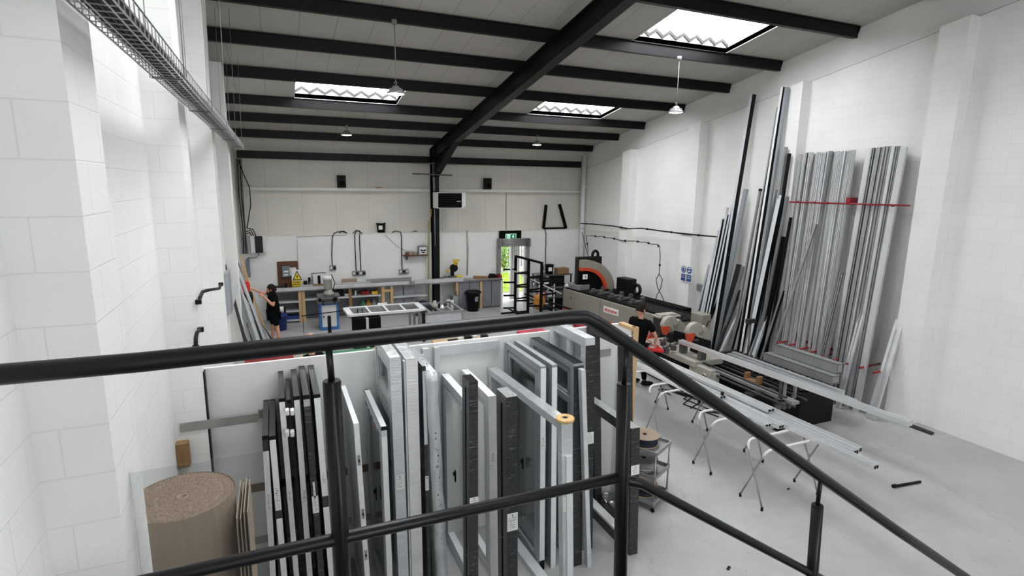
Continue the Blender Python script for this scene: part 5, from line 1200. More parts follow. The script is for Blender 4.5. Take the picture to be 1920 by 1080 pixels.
# ------------------------------------------------------------------ long back bench
t = thing('workbench', 'long aluminium topped bench along the whole back wall', 'bench', (3.4, 17.9, 0))
BZ = 1.0
MB().box(-.35, 4.6, 17.6, 18.14, BZ-.04, BZ).box(5.14, 7.18, 17.6, 18.14, BZ-.04, BZ).box(4.6, 5.14, 17.55, 17.74, BZ-.04, BZ).build('top', 'alud', t)
for x, m in ((-.2, 'timber'), (.52, 'timber'), (.62, 'timber'), (3.02, 'timber'), (3.3, 'timber'), (5.5, 'timber'), (6.36, 'timber'), (2.0, 'timberd')):
    MB().box(x, x+.09, 17.62, 17.71, 0, BZ-.04).build('leg', m, t)
MB().box(3.11, 3.3, 17.63, 17.69, .78, .86).build('rail', 'timber', t)
for (x0, x1, z) in ((-.15, .6, .62), (-.15, .6, .33), (.65, 3.0, .66), (3.39, 4.5, .56), (-.15, .6, .05)): MB().box(x0, x1, 17.63, 18.14, z, z+.05).build('shelf', 'alu', t)
b = MB()
for (x0, x1) in ((5.62, 5.98), (6.0, 6.34), (6.47, 6.78), (6.8, 7.12)):
    for k in range(6):
        w = (x1-x0)/6; b.box(x0+w*k, x0+w*k+w*.72, 17.63, 17.645, .04, BZ-.05)
    b.box(x0, x1, 17.645, 17.66, .04, BZ-.05)
b.build('corrugated_panel', 'panelg', t)
b = MB()
for (x0, x1) in ((3.42, 3.72), (3.76, 4.1)): b.box(x0, x1, 17.72, 17.74, .06, BZ-.06)
b.build('side_panel', 'panelg', t)
MB().box(-.3, 3.0, 18.16, 18.18, .02, BZ-.06).build('back_panel', 'greyp', t)
MB().box(7.13, 7.2, 17.6, 18.14, 0, BZ).build('end_panel', 'white', t)
for (x0, x1, y, h, m, lb) in ((-.3, 3.9, 17.55, .09, 'alu', 'long grooved silver bar along the front left of the bench'), (.6, 2.7, 17.75, .12, 'alub', 'second silver bar lying behind the long one on the bench'), (2.6, 4.05, 17.88, .17, 'alud', 'tall dull bar on the bench near the joint'),
                       (4.08, 5.75, 17.56, .12, 'alu', 'pale saw fence bar on the bench in front of the column'), (5.9, 7.15, 17.56, .03, 'alud', 'flat silver strip on the front edge at the right end of the bench')):
    tag(MB().extr((x0, y+.05, BZ+.001+h/2), (x1, y+.05, BZ+.001+h/2), rib(.09, h, 2)).build('aluminium_bar', m), lb, 'bar', 'bars lying on the back bench')
# brown board, devices and the yellow sign
p0, p1 = wY(519, 491, 18.15), wY(560, 528, 18.15); tag(MB().box(p0.x, p1.x, 18.16, 18.199, BZ+.01, p0.z).build('backboard', 'ply'), 'brown board on the wall above the left of the bench', 'board')
for k, (px, py, w, h, m, lb) in enumerate(((536, 509, .22, .34, 'greyb', 'grey control unit on the brown board'), (549, 509, .2, .24, 'whitep', 'pale control unit partly behind the yellow sign'))):
    c = wY(px, py, 18.12); t = thing('control_unit', lb, 'box', (c.x, 18.1, c.z)); MB().box(c.x-w/2, c.x+w/2, 18.06, 18.159, c.z-h/2, c.z+h/2).build('case', m, t, bevel=.01)
    MB().box(c.x-.06, c.x+.07, 18.055, 18.06, c.z-.02, c.z+.03).box(c.x-.07, c.x+.06, 18.055, 18.06, c.z-.12, c.z-.07).build('paper_label', 'label', t)
p0, p1 = wY(546, 506, 17.9), wY(567, 534, 17.9); t = thing('warning_sign', 'yellow electrical danger sign standing on the bench by the brown board', 'sign', (.5, 17.9, BZ)); z0 = BZ+.001
x0, x1 = .36, .64; zt2 = p0.z
xs0, xs1 = p0.x, p1.x-.02
MB().box(xs0, xs1, 17.90, 17.91, z0, zt2).build('board', 'label', t)
MB().box(xs0, xs1, 17.895, 17.9, z0, z0+(zt2-z0)*.42).build('yellow_panel', 'yellsign', t)
cx = (xs0+xs1)/2+.02; zb_ = z0+(zt2-z0)*.44; hh = (zt2-z0)*.52
def tri(k, y, m): MB().prism([(cx-.14*k, y, zb_+hh*(1-k)*.35), (cx+.14*k, y, zb_+hh*(1-k)*.35), (cx, y, zb_+hh*(1-(1-k)*.65))], (0, .002, 0)).build('hazard_triangle', m, t)
tri(1, 17.893, 'ink'); tri(.72, 17.890, 'yellsign')
MB().prism([(cx+.012, 17.887, zb_+hh*.62), (cx-.03, 17.887, zb_+hh*.36), (cx-.003, 17.887, zb_+hh*.36), (cx-.012, 17.887, zb_+hh*.14), (cx+.03, 17.887, zb_+hh*.42), (cx+.004, 17.887, zb_+hh*.42)], (0, .002, 0)).build('lightning_bolt', 'ink', t)
for k, s_ in enumerate(('Danger', 'Electric', 'shock risk')): text(s_, .075, frame_mw(((xs0+xs1)/2, 17.893, z0+(zt2-z0)*(.35-.125*k)), (1, 0, 0), (0, 0, 1)), 'ink', t, 'lettering', bold=.002)
# odds and ends along the bench
def gear(kind, label, cat, base, parts, group=None):
    t = thing(kind, label, cat, base, group); bx, by, bz = base
    for nm, m, pr in parts:
        b = MB()
        for q in pr:
            if q[0] == 'b': b.cbox((bx+q[1], by+q[2], bz+q[3]), q[4], q[5], q[6], q[7] if len(q) > 7 else 0)
            elif q[0] == 'c': b.cyl((bx+q[1], by+q[2], bz+q[3]), (bx+q[4], by+q[5], bz+q[6]), q[7], 14, q[8] if len(q) > 8 else None)
            elif q[0] == 's': b.ball((bx+q[1], by+q[2], bz+q[3]), *q[4:])
        b.build(nm, m, t, bevel=.004)
    return t
gear('air_line_regulator', 'black fittings on the bench between the yellow sign and the paper stand', 'fitting', (.82, 17.95, BZ+.001), (('base', 'black', [('b', 0, 0, .04, .3, .16, .08)]), ('body', 'black', [('b', -.06, 0, .15, .12, .1, .14), ('c', .06, 0, .08, .06, 0, .32, .04)]), ('gauge', 'greyp', [('c', .1, -.06, .16, .1, -.02, .16, .05)])))
x = wY(598, 518, 17.95).x
gear('paper_stand', 'white paper clipped to a black stand on the bench', 'stand', (x, 17.95, BZ+.001), (('frame', 'black', [('b', 0, .03, .44, .42, .02, .02), ('b', -.2, .03, .22, .02, .02, .42), ('b', .0, .03, .02, .3, .12, .04)]), ('paper', 'label', [('b', .02, .0, .26, .36, .008, .30)]), ('clip', 'black', [('b', -.0, -.02, .22, .08, .02, .3)])))
gear('timber_block', 'brown timber block on the bench in front of the paper stand', 'block', (x-.05, 17.76, BZ+.001), (('block', 'timberd', [('b', 0, 0, .06, .3, .14, .12)]),))
gear('cardboard_box', 'flat brown cardboard on the bench right of the blue machine', 'box', (2.08, 18.02, BZ+.001), (('carton', 'card', [('b', 0, 0, .10, .46, .16, .2)]), ('flap', 'timber', [('b', -.2, -.1, .04, .5, .12, .06)])))
p = wY(853, 500, 17.9)
gear('chop_saw', 'yellow and black chop saw on the bench right of the column', 'saw', (5.44, 17.86, BZ+.001), (('base', 'grime', [('b', 0, 0, .06, .5, .3, .12), ('c', 0, 0, .1, 0, 0, .15, .14)]), ('arm', 'black', [('b', .02, .05, .28, .1, .12, .3), ('c', .06, -.06, .42, .06, .06, .42, .13)]), ('motor', 'yellow', [('c', .1, -.1, .58, .12, .06, .66, .07), ('b', .14, 0, .52, .08, .1, .2)]), ('handle', 'yellow', [('c', -.1, -.02, .36, -.2, -.02, .30, .03), ('b', .2, -.02, .68, .1, .08, .05)]), ('yellow_clamp', 'yellsign', [('b', .22, -.1, .14, .2, .06, .06)])))
gear('plank_offcut', 'brown plank offcut leaning across the right end of the bench', 'offcut', (6.45, 17.82, BZ+.001), (('plank', 'timberd', [('b', 0, 0, .05, .5, .12, .1, -.5)]),))
gear('hand_tool', 'black hand tool at the right end of the bench near the door', 'tool', (6.88, 17.82, BZ+.001), (('body', 'black', [('b', 0, 0, .06, .26, .12, .12), ('c', -.1, 0, .14, .12, 0, .12, .04)]),))
gear('red_tool_case', 'small red case on the bench end beside the doorway', 'case', (7.1, 17.72, BZ+.001), (('case', 'red', [('b', 0, 0, .07, .14, .2, .14)]), ('handle', 'black', [('b', 0, 0, .155, .04, .12, .03)])))
gear('tool_holder', 'black clamp holder lying on the bench behind the man with raised arms', 'clamp', (-.02, 17.9, BZ+.001), (('bar', 'iron', [('b', 0, 0, .09, .5, .06, .06)]), ('jaw', 'black', [('b', -.22, 0, .09, .06, .12, .18), ('b', .22, 0, .09, .06, .12, .18)])))
gear('small_vice', 'little dark vice on the bench beside the column', 'vice', (5.0, 17.66, BZ+.001), (('base', 'iron', [('b', 0, 0, .03, .12, .1, .06)]), ('jaw', 'iron', [('b', -.03, 0, .1, .04, .08, .1), ('b', .04, 0, .1, .04, .08, .1)])))
# shelf contents
for (dx, z, w, h, m, lb, cat) in ((1.75, .711, .22, .2, 'black', 'black tool case on the shelf right of the blue machine', 'case'), (1.98, .711, .2, .07, 'whitep', 'white tray on the shelf right of the black case', 'tray'), (2.22, .711, .06, .16, 'alub', 'bright upright fitting on the bench shelf', 'fitting'), (2.52, .711, .26, .12, 'red', 'red tool on the bench shelf', 'tool'), (2.82, .711, .2, .1, 'yellow', 'yellow tool on the bench shelf by the timber post', 'tool')):
    t = thing('shelf_item', lb, cat, (dx, 17.8, z)); MB().cbox((dx, 17.8, z+h/2), w, .18, h).build('body', m, t, bevel=.012); MB().cbox((dx, 17.78, z+h+.012), w*.5, .05, .024).build('handle', 'black', t)
for (dx, m, lb) in ((2.45, 'green', 'green bottle below the bench shelf'), (2.62, 'orange', 'ochre rag below the bench shelf'), (2.8, 'greyp', 'grey tin below the bench shelf')):
    t = thing('floor_item', lb, 'container', (dx, 17.85, 0)); MB().lathe((dx, 17.85, 0), [(.1, 0), (.1, .4), (.05, .46), (.05, .52)], 14).build('body', m, t)
t = thing('plastic_tub', 'blue plastic tub on the floor behind the man with raised arms', 'tub', (.1, 16.9, 0)); MB().lathe((-.02, 16.9, 0), [(.16, 0), (.19, .42), (.2, .42), (.2, .45), (.18, .45), (.15, .02)], 20).build('tub', 'blued', t)
tag(MB().box(.1, .55, 17.68, 17.95, .101, .2).build('plastic_crate', 'blued', bevel=.01), 'low blue crate under the left end of the bench', 'crate')
gear('bench_grinder', 'pale twin wheel grinder low behind the man with raised arms', 'grinder', (-.05, 17.3, .0), (('pedestal', 'iron', [('b', 0, 0, .2, .14, .14, .4)]), ('motor', 'whitep', [('c', -.14, 0, .5, .14, 0, .5, .1)]), ('wheel', 'black', [('c', -.2, 0, .5, -.14, 0, .5, .1), ('c', .14, 0, .5, .2, 0, .5, .1)])))
t = thing('navy_bag', 'dark navy bag slumped under the bench left of the column', 'bag', (4.25, 17.3, 0)); b = MB().ball((4.25, 17.3, .24), .36, .22, .25)
for v in b.v: v += Vector((math.sin(v.z*30+v.x*20)*.015, 0, math.sin(v.x*18)*.02)); v.z = max(v.z, .002)
b.build('body', 'navy', t)
for (x, h, m, lb) in ((5.25, .42, 'whitep', 'white tub with bits under the bench right of the column'), (5.42, .55, 'greyp', 'grey canister under the bench beside the white tub')):
    t = thing('bench_tub', lb, 'tub', (x, 17.5, 0)); MB().lathe((x, 17.45, 0), [(.11, 0), (.13, h), (.1, h), (.09, .03)], 16).build('body', m, t); MB().tube([(x, 17.45, h-.05), (x+.03, 17.4, h+.15)], .015, 6).build('tool_shank', 'iron', t)
# bin
c = Vector((6.02, 17.38, 0)); t = thing('waste_bin', 'black plastic bin in front of the grey bench panels', 'bin', c)
MB().lathe(c, [(.19, 0), (.235, .62), (.26, .62), (.26, .68), (.235, .68), (.22, .6), (.18, .03)], 28).build('tub', 'black', t)
b = MB()
for sgn in (-1, 1): b.obox(c+Vector((sgn*.265, 0, .62)), (.02, 0, 0), (0, .06, 0), (0, 0, .03))
b.build('handle', 'black', t)
MB().prism([c+Vector((.0, -.222, .34)), c+Vector((.10, -.21, .36)), c+Vector((.12, -.215, .5)), c+Vector((.04, -.235, .54)), c+Vector((-.02, -.23, .46))], (0, -.008, 0)).build('scuff_mark', 'greyp', t)
# blue milling machine
x0, x1 = 1.03, 1.55; t = thing('copy_router', 'small router machine on a blue and white cabinet', 'machine', (1.29, 16.6, 0))
MB().box(x0, x1, 16.38, 16.85, 0, .8).build('cabinet', 'blue', t, bevel=.012)
d = MB().box(x0+.06, x1-.06, 16.36, 16.38, .1, .74).build('door', 'whitep', t, bevel=.006); MB().box(x0+.09, x0+.12, 16.34, 16.36, .38, .44).build('latch', 'ink', d)
MB().box(x0-.05, x1+.05, 16.3, 16.9, .8, .84).box(x0-.03, x1+.06, 16.35, 16.9, .96, 1.0).build('table', 'grime', t)
MB().box(x0, x0+.06, 16.4, 16.8, .84, .96).box(x1-.1, x1-.02, 16.4, 16.8, .84, .96).cyl((x0+.1, 16.33, .88), (x0+.1, 16.2, .80), .022, 8).cyl((x1-.14, 16.33, .9), (x1-.1, 16.2, .84), .022, 8).build('vice', 'black', t)
MB().lathe((1.32, 16.6, 1.0), [(.15, 0), (.16, .05), (.1, .12), (.08, .18)], 18).build('spindle_housing', 'machl', t)
MB().lathe((1.30, 16.6, 1.18), [(.11, 0), (.12, .26), (.13, .26), (.13, .36), (.06, .38)], 18).build('motor', 'whitep', t)
MB().tube([(1.42, 16.6, 1.05), (1.5, 16.55, 1.35), (1.42, 16.58, 1.6)], .012, 6).build('hose', 'black', t)
MB().cyl((.2, 16.28, .52), (1.95, 16.28, .60), .012, 6)
b = MB().cyl((.52, 16.28, .50), (1.95, 16.28, .585), .014, 8); tag(b.build('push_rod', 'black'), 'thin dark rod lying across the front of the blue cabinet', 'rod')
MB_ = MB().box(1.9, 1.94, 16.26, 16.30, 0, .57).box(.56, .575, 16.265, 16.28, 0, .487); tag(MB_.build('rod_stand', 'iron'), 'pair of slim supports under the dark rod', 'stand')
# black upright in front of the blue cabinet
p = wY(617, 592, 11.5); t = thing('black_upright', 'black upright post with a rounded top in front of the blue cabinet', 'post', (p.x, 11.5, 0))
MB().box(p.x-.035, p.x+.035, 11.48, 11.52, .02, p.z).build('post', 'black', t, bevel=.012); MB().cbox((p.x, 11.5, .01), .3, .3, .02).build('base_plate', 'iron', t)
# ------------------------------------------------------------------ assembly tables
def table(label, x0, x1, y0, y1, z, m='alud', group=None, ribs=0, panel=None, m2=None):
    t = thing('work_table', label, 'table', ((x0+x1)/2, (y0+y1)/2, 0))
    b = MB()
    for q in ((x0, x1, y0, y0+.06), (x0, x1, y1-.06, y1), (x0, x0+.06, y0+.06, y1-.06), (x1-.06, x1, y0+.06, y1-.06)): b.box(q[0], q[1], q[2], q[3], z-.05, z)
    for k in range(ribs): xx = x0+(x1-x0)*(k+1)/(ribs+1); b.box(xx-.04, xx+.04, y0+.06, y1-.06, z-.045, z-.003)
    b.build('top_frame', m, t)
    for x in (x0, x1-.06):
        for y in (y0, y1-.06): MB().box(x, x+.06, y, y+.06, 0, z-.05).build('leg', m, t)
    MB().box(x0+.06, x1-.06, y0+.02, y0+.05, .25, .30).build('rail', m, t)
    if panel: MB().box(x0+.06, x1-.06, y0+.035, y0+.045, .02, z-.06).build('side_panel', panel, t)
    return t
table('aluminium assembly table with slats right of the white glazed frame', 3.46, 4.74, 14.42, 15.75, .75, ribs=3, panel='greyl')
table('aluminium table carrying the white glazed frame', 1.95, 3.5, 14.45, 15.1, .80)
for k, (x, y, r, h, m, lb) in enumerate(((4.05, 15.0, .09, .2, 'machl', 'pale clamp head on the slatted table'), (4.2, 14.75, .07, .12, 'alub', 'bright cap on the slatted table'), (4.42, 15.2, .06, .1, 'iron', 'dark fitting at the far side of the slatted table'))):
    t = thing('table_clamp', lb, 'clamp', (x, y, .751), 'clamps on the slatted table'); MB().lathe((x, y, .751), [(r, 0), (r, h*.5), (r*.5, h*.6), (r*.5, h)], 14).build('body', m, t); MB().cyl((x, y, .751+h*.8), (x+.14, y-.05, .751+h*.9), .012, 6).build('handle', 'iron', t)
gear('support_box', 'black box pillar under the left of the white glazed frame', 'box', (1.98, 14.3, 0), (('carcass', 'blackm', [('b', -.14, .0, .4, .32, .3, .8), ('b', .25, .0, .4, .3, .3, .8)]), ('post', 'alu', [('b', .06, -.12, .4, .07, .06, .8)])))
b = MB()
P = [Vector((1.62, 15.16, .87)), Vector((1.652, 14.294, .87)), Vector((3.541, 14.338, .87)), Vector((3.556, 15.201, .87))]
t = thing('white_window_frame', 'white four light window frame lying flat on the table', 'frame', (2.6, 14.75, .84))
for a, c, w in ((0, 1, .15), (1, 2, .09), (2, 3, .15), (3, 0, .07)): b.bar(P[a], P[c], w, .06)
b.build('outer_frame', 'white', t, bevel=.004)
for f in (.27, .51, .75): MB().bar(P[0].lerp(P[3], f), P[1].lerp(P[2], f), .05, .055).build('glazing_bar', 'white', t)
MB().prism([P[0], P[1], P[2], P[3]], (0, 0, .006)).build('glass_pane', 'glass', t)
b = MB().bar(P[0].lerp(P[3], .5)+Vector((-.1, .04, .05)), P[0].lerp(P[3], .5)+Vector((.15, .04, .05)), .06, .04); b.build('hinge', 'white', t)
tag(MB().box(3.50, 3.58, 14.24, 14.30, 0, .80).build('black_upright', 'black'), 'black upright against the right end of the white glazed frame', 'post')
for k in range(3):
    x = 2.72+.22*k; tag(MB().lathe((x, 14.7, .25), [(.03, 0), (.11, 0), (.11, .05), (.03, .05), (.03, 0)], 18, axis='Y', cap=False).box(x-.01, x+.01, 14.7, 14.75, .0, .16).build('gasket_coil', 'navy'), 'dark blue gasket coil under the white glazed frame, '+('left', 'middle', 'right')[k]+' of three', 'coil', 'gasket coils under the table')
# bench just beyond the partition
t = thing('cutting_bench', 'low bench with a green cutting mat beyond the partition', 'bench', (1.1, 10.4, 0))
MB().box(.3, 1.7, 9.8, 11.0, .9, .94).build('top', 'timber', t); MB().box(.35, 1.66, 9.82, 10.99, .94, .95).build('cutting_mat', 'green', t)
for x in (.35, 1.58):
    for y in (9.85, 10.88): MB().box(x, x+.07, y, y+.07, 0, .9).build('leg', 'timber', t)
t = thing('red_bench', 'bench with a red cover at the left beyond the partition', 'bench', (-.1, 10.6, 0))
MB().box(-.68, .2, 10.2, 11.2, .86, .9).build('top', 'timber', t); MB().box(-.66, .18, 10.25, 11.19, .9, .93).build('red_cover', 'red', t)
for x in (-.64, .1):
    for y in (10.25, 11.1): MB().box(x, x+.06, y, y+.06, 0, .86).build('leg', 'timberd', t)
t = thing('sheet_trestle', 'pallet stack of crimson wrapped sheets beyond the partition', 'stack', (5.4, 10.9, 0))
MB().box(4.7, 6.3, 10.3, 11.3, 0, .14).build('pallet', 'timberd', t); MB().box(4.75, 6.25, 10.35, 11.25, .14, .86).build('sheet_stack', 'pink', t, bevel=.03); MB().box(4.9, 5.6, 10.4, 11.2, .86, .95).build('loose_wrap', 'pink', t, bevel=.04)
t = thing('red_sheet_stack', 'red edged sheet stack between the return board and the long grey machine', 'stack', (6.8, 11.0, 0))
MB().box(6.5, 7.1, 10.6, 11.4, 0, .9).build('sheet_stack', 'pink', t, bevel=.02); MB().box(6.47, 7.13, 10.58, 11.42, .9, .96).build('red_cover', 'red', t, bevel=.02)
gear('fittings_tray', 'tray of black and white fittings beyond the middle of the partition', 'tray', (3.6, 10.9, .86), (('tray', 'timber', [('b', 0, 0, -.43, 1.3, .7, .86), ('b', 0, 0, .02, 1.3, .7, .04)]), ('fitting', 'black', [('b', -.3, -.1, .09, .2, .12, .1), ('b', .1, .1, .08, .16, .1, .08), ('b', .42, -.05, .1, .14, .14, .12)]), ('white_fitting', 'whitep', [('b', -.1, 0, .09, .12, .1, .1), ('b', .26, .1, .08, .1, .1, .08)])))
# ------------------------------------------------------------------ black bar rack by the doorway and the junk beside it
t = thing('bar_trolley', 'tall black steel bar rack with stub arms in front of the doorway', 'rack', (7.24, 15.6, 0))
posts_ = [(7.19, 16.48), (7.25, 15.6), (7.29, 14.75)]
for x, y in posts_: MB().box(x-.035, x+.035, y-.035, y+.035, .06, 1.9).build('post', 'blackm', t)
MB().bar((7.19, 16.5, 1.93), (7.29, 14.72, 1.93), .07, .06).build('top_rail', 'blackm', t); MB().bar((7.19, 16.5, .09), (7.29, 14.72, .09), .07, .06).build('base_rail', 'blackm', t)
for i, (x, y) in enumerate(posts_):
    for z in (1.49, 1.06, .62, .2):
        MB().bar((x-.42, y, z+.02), (x, y, z), .045, .05).build('arm', 'blackm', t)
    for z in (1.36, .95, .5): MB().bar((x, y, z), (x+.5, y, z+.03), .045, .05).build('arm', 'blackm', t)
    MB().bar((x-.5, y, .045), (x+.5, y, .045), .06, .05).build('foot_bar', 'blackm', t)
b = MB().ball((7.52, 15.35, .62), .2, .13, .26, 14, 8)
for v in b.v: v += Vector((math.sin(v.z*22+v.y*9)*.025, math.sin(v.z*30)*.02, math.sin(v.x*25)*.03))
tag(b.build('work_cloth', 'orange'), 'ochre cloth hanging on the arms of the black bar rack', 'cloth')
for (p, q, r, m, lb) in (((6.95, 16.4, 1.53), (7.9, 14.6, .98), .02, 'alu', 'thin silver bar slanting through the black rack'), ((6.85, 16.3, .25), (7.2, 15.2, .0), .03, 'black', 'black offcut leaning out of the foot of the rack'), ((7.5, 16.4, .66), (8.5, 14.9, .36), .03, 'black', 'upper black bar sloping from the rack to the junk pile'), ((7.52, 16.2, .55), (8.45, 14.8, .22), .03, 'anth', 'lower dark bar sloping from the rack to the junk pile'), ((7.6, 15.9, .3), (8.3, 14.75, .05), .025, 'alud', 'dull silver offcut at the bottom of the junk pile')):
    p, q = Vector(p), Vector(q); q.z = max(q.z, r); tag(MB().bar(p, q, r*1.6, r*1.4).build('loose_bar', m), lb, 'bar', 'loose bars by the black rack')
t = thing('storage_trolley', 'white framed trolley with dark bins beside the black rack', 'trolley', (8.05, 16.2, 0))
for x in (7.8, 8.35):
    for y in (15.95, 16.4): MB().box(x, x+.035, y, y+.035, 0, 1.02).build('leg', 'white', t)
for z in (.2, .55, .9): MB().box(7.8, 8.385, 15.95, 16.435, z, z+.03).build('shelf', 'grime', t)
for (x, z, w, h, m, lb) in ((8.1, .931, .42, .18, 'black', 'black bin on top of the white framed trolley'), (8.0, .581, .22, .2, 'pink', 'crimson tub on the middle shelf of the white framed trolley'), (8.25, .581, .16, .16, 'whitep', 'white carton on the middle shelf of the white framed trolley'), (8.1, .231, .4, .2, 'iron', 'dark bin on the bottom shelf of the white framed trolley')):
    t2 = thing('storage_bin', lb, 'bin', (x, 16.2, z)); MB().cbox((x, 16.2, z+h/2), w, .34, h).build('body', m, t2, bevel=.015); MB().cbox((x, 16.02, z+h*.7), w*.4, .012, .05).build('label_holder', 'label', t2)
t = thing('steel_shelving', 'dark steel shelving crowded with boxes left of the curved hood', 'shelving', (8.25, 17.6, 0))
for x in (8.5, 9.75):
    for y in (17.35, 17.9): MB().box(x, x+.04, y, y+.04, 0, 1.08).build('leg', 'blackm', t)
for z in (.18, .62, 1.05): MB().box(8.48, 9.82, 17.33, 17.95, z, z+.035).build('shelf', 'grime', t)
bucket((9.0, 17.6, 1.086), .16, .34, 'black bucket with a white label on the dark shelving')
gear('timber_tray', 'brown timber box at the right of the dark shelving', 'box', (9.5, 17.6, 1.086), (('box', 'timberd', [('b', 0, 0, .1, .46, .3, .2)]),))
for (x, y, z, w, d, h, m, lb) in ((8.75, 17.6, .656, .4, .4, .3, 'iron', 'dark steel box on the middle shelf of the dark shelving'), (9.3, 17.6, .656, .46, .4, .34, 'black', 'black box on the middle shelf right of the steel box'), (8.8, 17.6, .216, .5, .4, .3, 'black', 'black box on the lowest shelf at the left'), (9.4, 17.6, .216, .4, .4, .28, 'grime', 'grey box on the lowest shelf at the right'),
    (8.35, 16.95, .0, .36, .3, .55, 'greyb', 'blue-grey steel box standing before the dark shelving'), (8.7, 16.5, .0, .4, .36, .45, 'blackm', 'black crate on the floor before the dark shelving'), (8.05, 15.4, 0, .5, .4, .16, 'iron', 'low dark tray on the floor in the junk pile')):
    t = thing('junk_box', lb, 'box', (x, y, z)); MB().cbox((x, y, z+h/2), w, d, h).build('body', m, t, bevel=.012); MB().cbox((x, y, z+h+.008), w*.8, d*.8, .016).build('lid', 'iron', t)
# ------------------------------------------------------------------ people
def skin_mesh(name, nodes, edges, m, parent, sub=1, extra=None, mats=None):
    ks = list(nodes); me = bpy.data.meshes.new('tmp'); me.from_pydata([nodes[k][0] for k in ks], [(ks.index(a), ks.index(b)) for a, b in edges], [])
    o = bpy.data.objects.new('tmp', me); link(o)
    o.modifiers.new('s', 'SKIN').use_smooth_shade = True
    sv = me.skin_vertices[0].data
    for i, k in enumerate(ks):
        r = nodes[k][1]; sv[i].radius = (r, r) if not isinstance(r, tuple) else r; sv[i].use_root = (i == 0)
    d = o.modifiers.new('u', 'SUBSURF'); d.levels = sub; d.render_levels = sub
    dg = bpy.context.evaluated_depsgraph_get(); dg.update()
    ev = bpy.data.meshes.new_from_object(o.evaluated_get(dg)); bpy.data.objects.remove(o)
    b = MB(); b.add([v.co.copy() for v in ev.vertices], [tuple(p.vertices) for p in ev.polygons], True)
    if extra: extra(b)
    return b.build(name, m, parent)
def head_shape(b, c, yaw, pitch=0, s=1.0):
    """skull, jaw, nose, ears, eye sockets, joined to the body mesh; yaw 0 looks towards +x"""
    R = Matrix.Rotation(yaw, 3, 'Z') @ Matrix.Rotation(pitch, 3, 'Y'); c = Vector(c)
    n, k = 18, 14; V = []
    for i in range(k+1):
        th = PI*i/k
        for j in range(n):
            a = 2*PI*j/n; x, y, z = math.sin(th)*math.cos(a), math.sin(th)*math.sin(a), math.cos(th)
            p = Vector((x*.098, y*.076, z*.118))
            if z < 0: p.x *= 1-.12*(-z); p.y *= 1-.30*(-z); p.x += .018*(-z)
            if x > .75 and abs(y) < .35 and -.35 < z < .15: p.x += .022*(1-abs(y)/.35)*(1 if z < -.05 else .55)
            if x > .6 and .12 < abs(y) < .55 and -.05 < z < .25: p.x -= .008
            V.append(c+R@(p*s))
    b.add(V, [(i*n+j, (i+1)*n+j, (i+1)*n+(j+1) % n, i*n+(j+1) % n) for i in range(k) for j in range(n)], True)
    for sy in (-1, 1): b.ball(c+R@(Vector((-.005, sy*.078, -.005))*s), .018*s, .010*s, .03*s, 10, 6, R)
    return R
def hand(b, w, d, up, side, curl=.5, s=1.0):
    """palm, four unequal bent fingers and a thumb; d points along the hand, up is the back of it"""
    w = Vector(w); d = Vector(d).normalized(); up = Vector(up); up = (up-d*up.dot(d)).normalized(); sd = d.cross(up)*side
    R = Matrix((d, sd, up)).transposed()
    b.ball(w+d*.05*s, .055*s, .042*s, .018*s, 12, 7, R)
    for i, (o, l) in enumerate(((-.030, .068), (-.010, .078), (.011, .073), (.030, .058))):
        p = w+d*.088*s+sd*o*s; pts = [p-d*.02*s, p]; a = 0; q = p
        for f in (.45, .32, .23):
            a += curl*.7; q = q+(d*math.cos(a)-up*math.sin(a))*l*f*s; pts.append(q.copy())
        b.tube(pts, [.009*s, .009*s, .0085*s, .008*s, .006*s], 7)
    p = w+d*.03*s-sd*.034*s; b.tube([p, p+(d*.6-sd*.7-up*.2)*.035*s, p+(d*.95-sd*.6-up*.5)*.062*s], [.012*s, .010*s, .008*s], 7)
def cap_hair(c, R, parent, m, s=1.0, low=-.15, thick=1.1):
    b = MB(); n, k = 18, 8; c = Vector(c); V = []
    for i in range(k+1):
        th = PI*.62*i/k
        for j in range(n):
            a = 2*PI*j/n; x, y, z = math.sin(th)*math.cos(a), math.sin(th)*math.sin(a), math.cos(th)
            if x > .2 and z < .42: z = .42+(z-.42)*.12; x *= .93
            V.append(c+R@(Vector((x*.098*thick-.004, y*.076*thick*1.03, z*.118*thick))*s))
    b.add(V, [(i*n+j, (i+1)*n+j, (i+1)*n+(j+1) % n, i*n+(j+1) % n) for i in range(k) for j in range(n)], True)
    return b.build('hair', m, parent)
def face_bits(c, R, parent, s=1.0, beard=False, glasses=False):
    c = Vector(c)
    b = MB()
    for sy in (-1, 1): b.ball(c+R@(Vector((.086, sy*.03, .012))*s), .010*s, .012*s, .007*s, 8, 6, R)
    b.build('eye', 'ink', parent)
    b = MB().obox(c+R@(Vector((.092, 0, -.062))*s), R@Vector((.004*s, 0, 0)), R@Vector((0, .022*s, 0)), R@Vector((0, 0, .005*s))); b.build('mouth', mat('lips', (150, 82, 74), .5), parent)
    if beard:
        b = MB(); n = 12
        for i in range(n):
            a = -1.5+3.0*i/(n-1); b.ball(c+R@(Vector((.072*math.cos(a)+.014, .066*math.sin(a), -.075-.022*math.cos(a)))*s), .024*s, .02*s, .03*s, 8, 6, R)
        b.build('beard', 'hair', parent)
    if glasses:
        b = MB()
        for sy in (-1, 1):
            b.obox(c+R@(Vector((.105, sy*.032, .012))*s), R@Vector((.002, 0, 0)), R@Vector((0, .026*s, 0)), R@Vector((0, 0, .017*s))); b.bar(c+R@(Vector((.105, sy*.062, .014))*s), c+R@(Vector((0, sy*.082, .014))*s), .005, .008)
        b.build('glasses', 'black', parent)
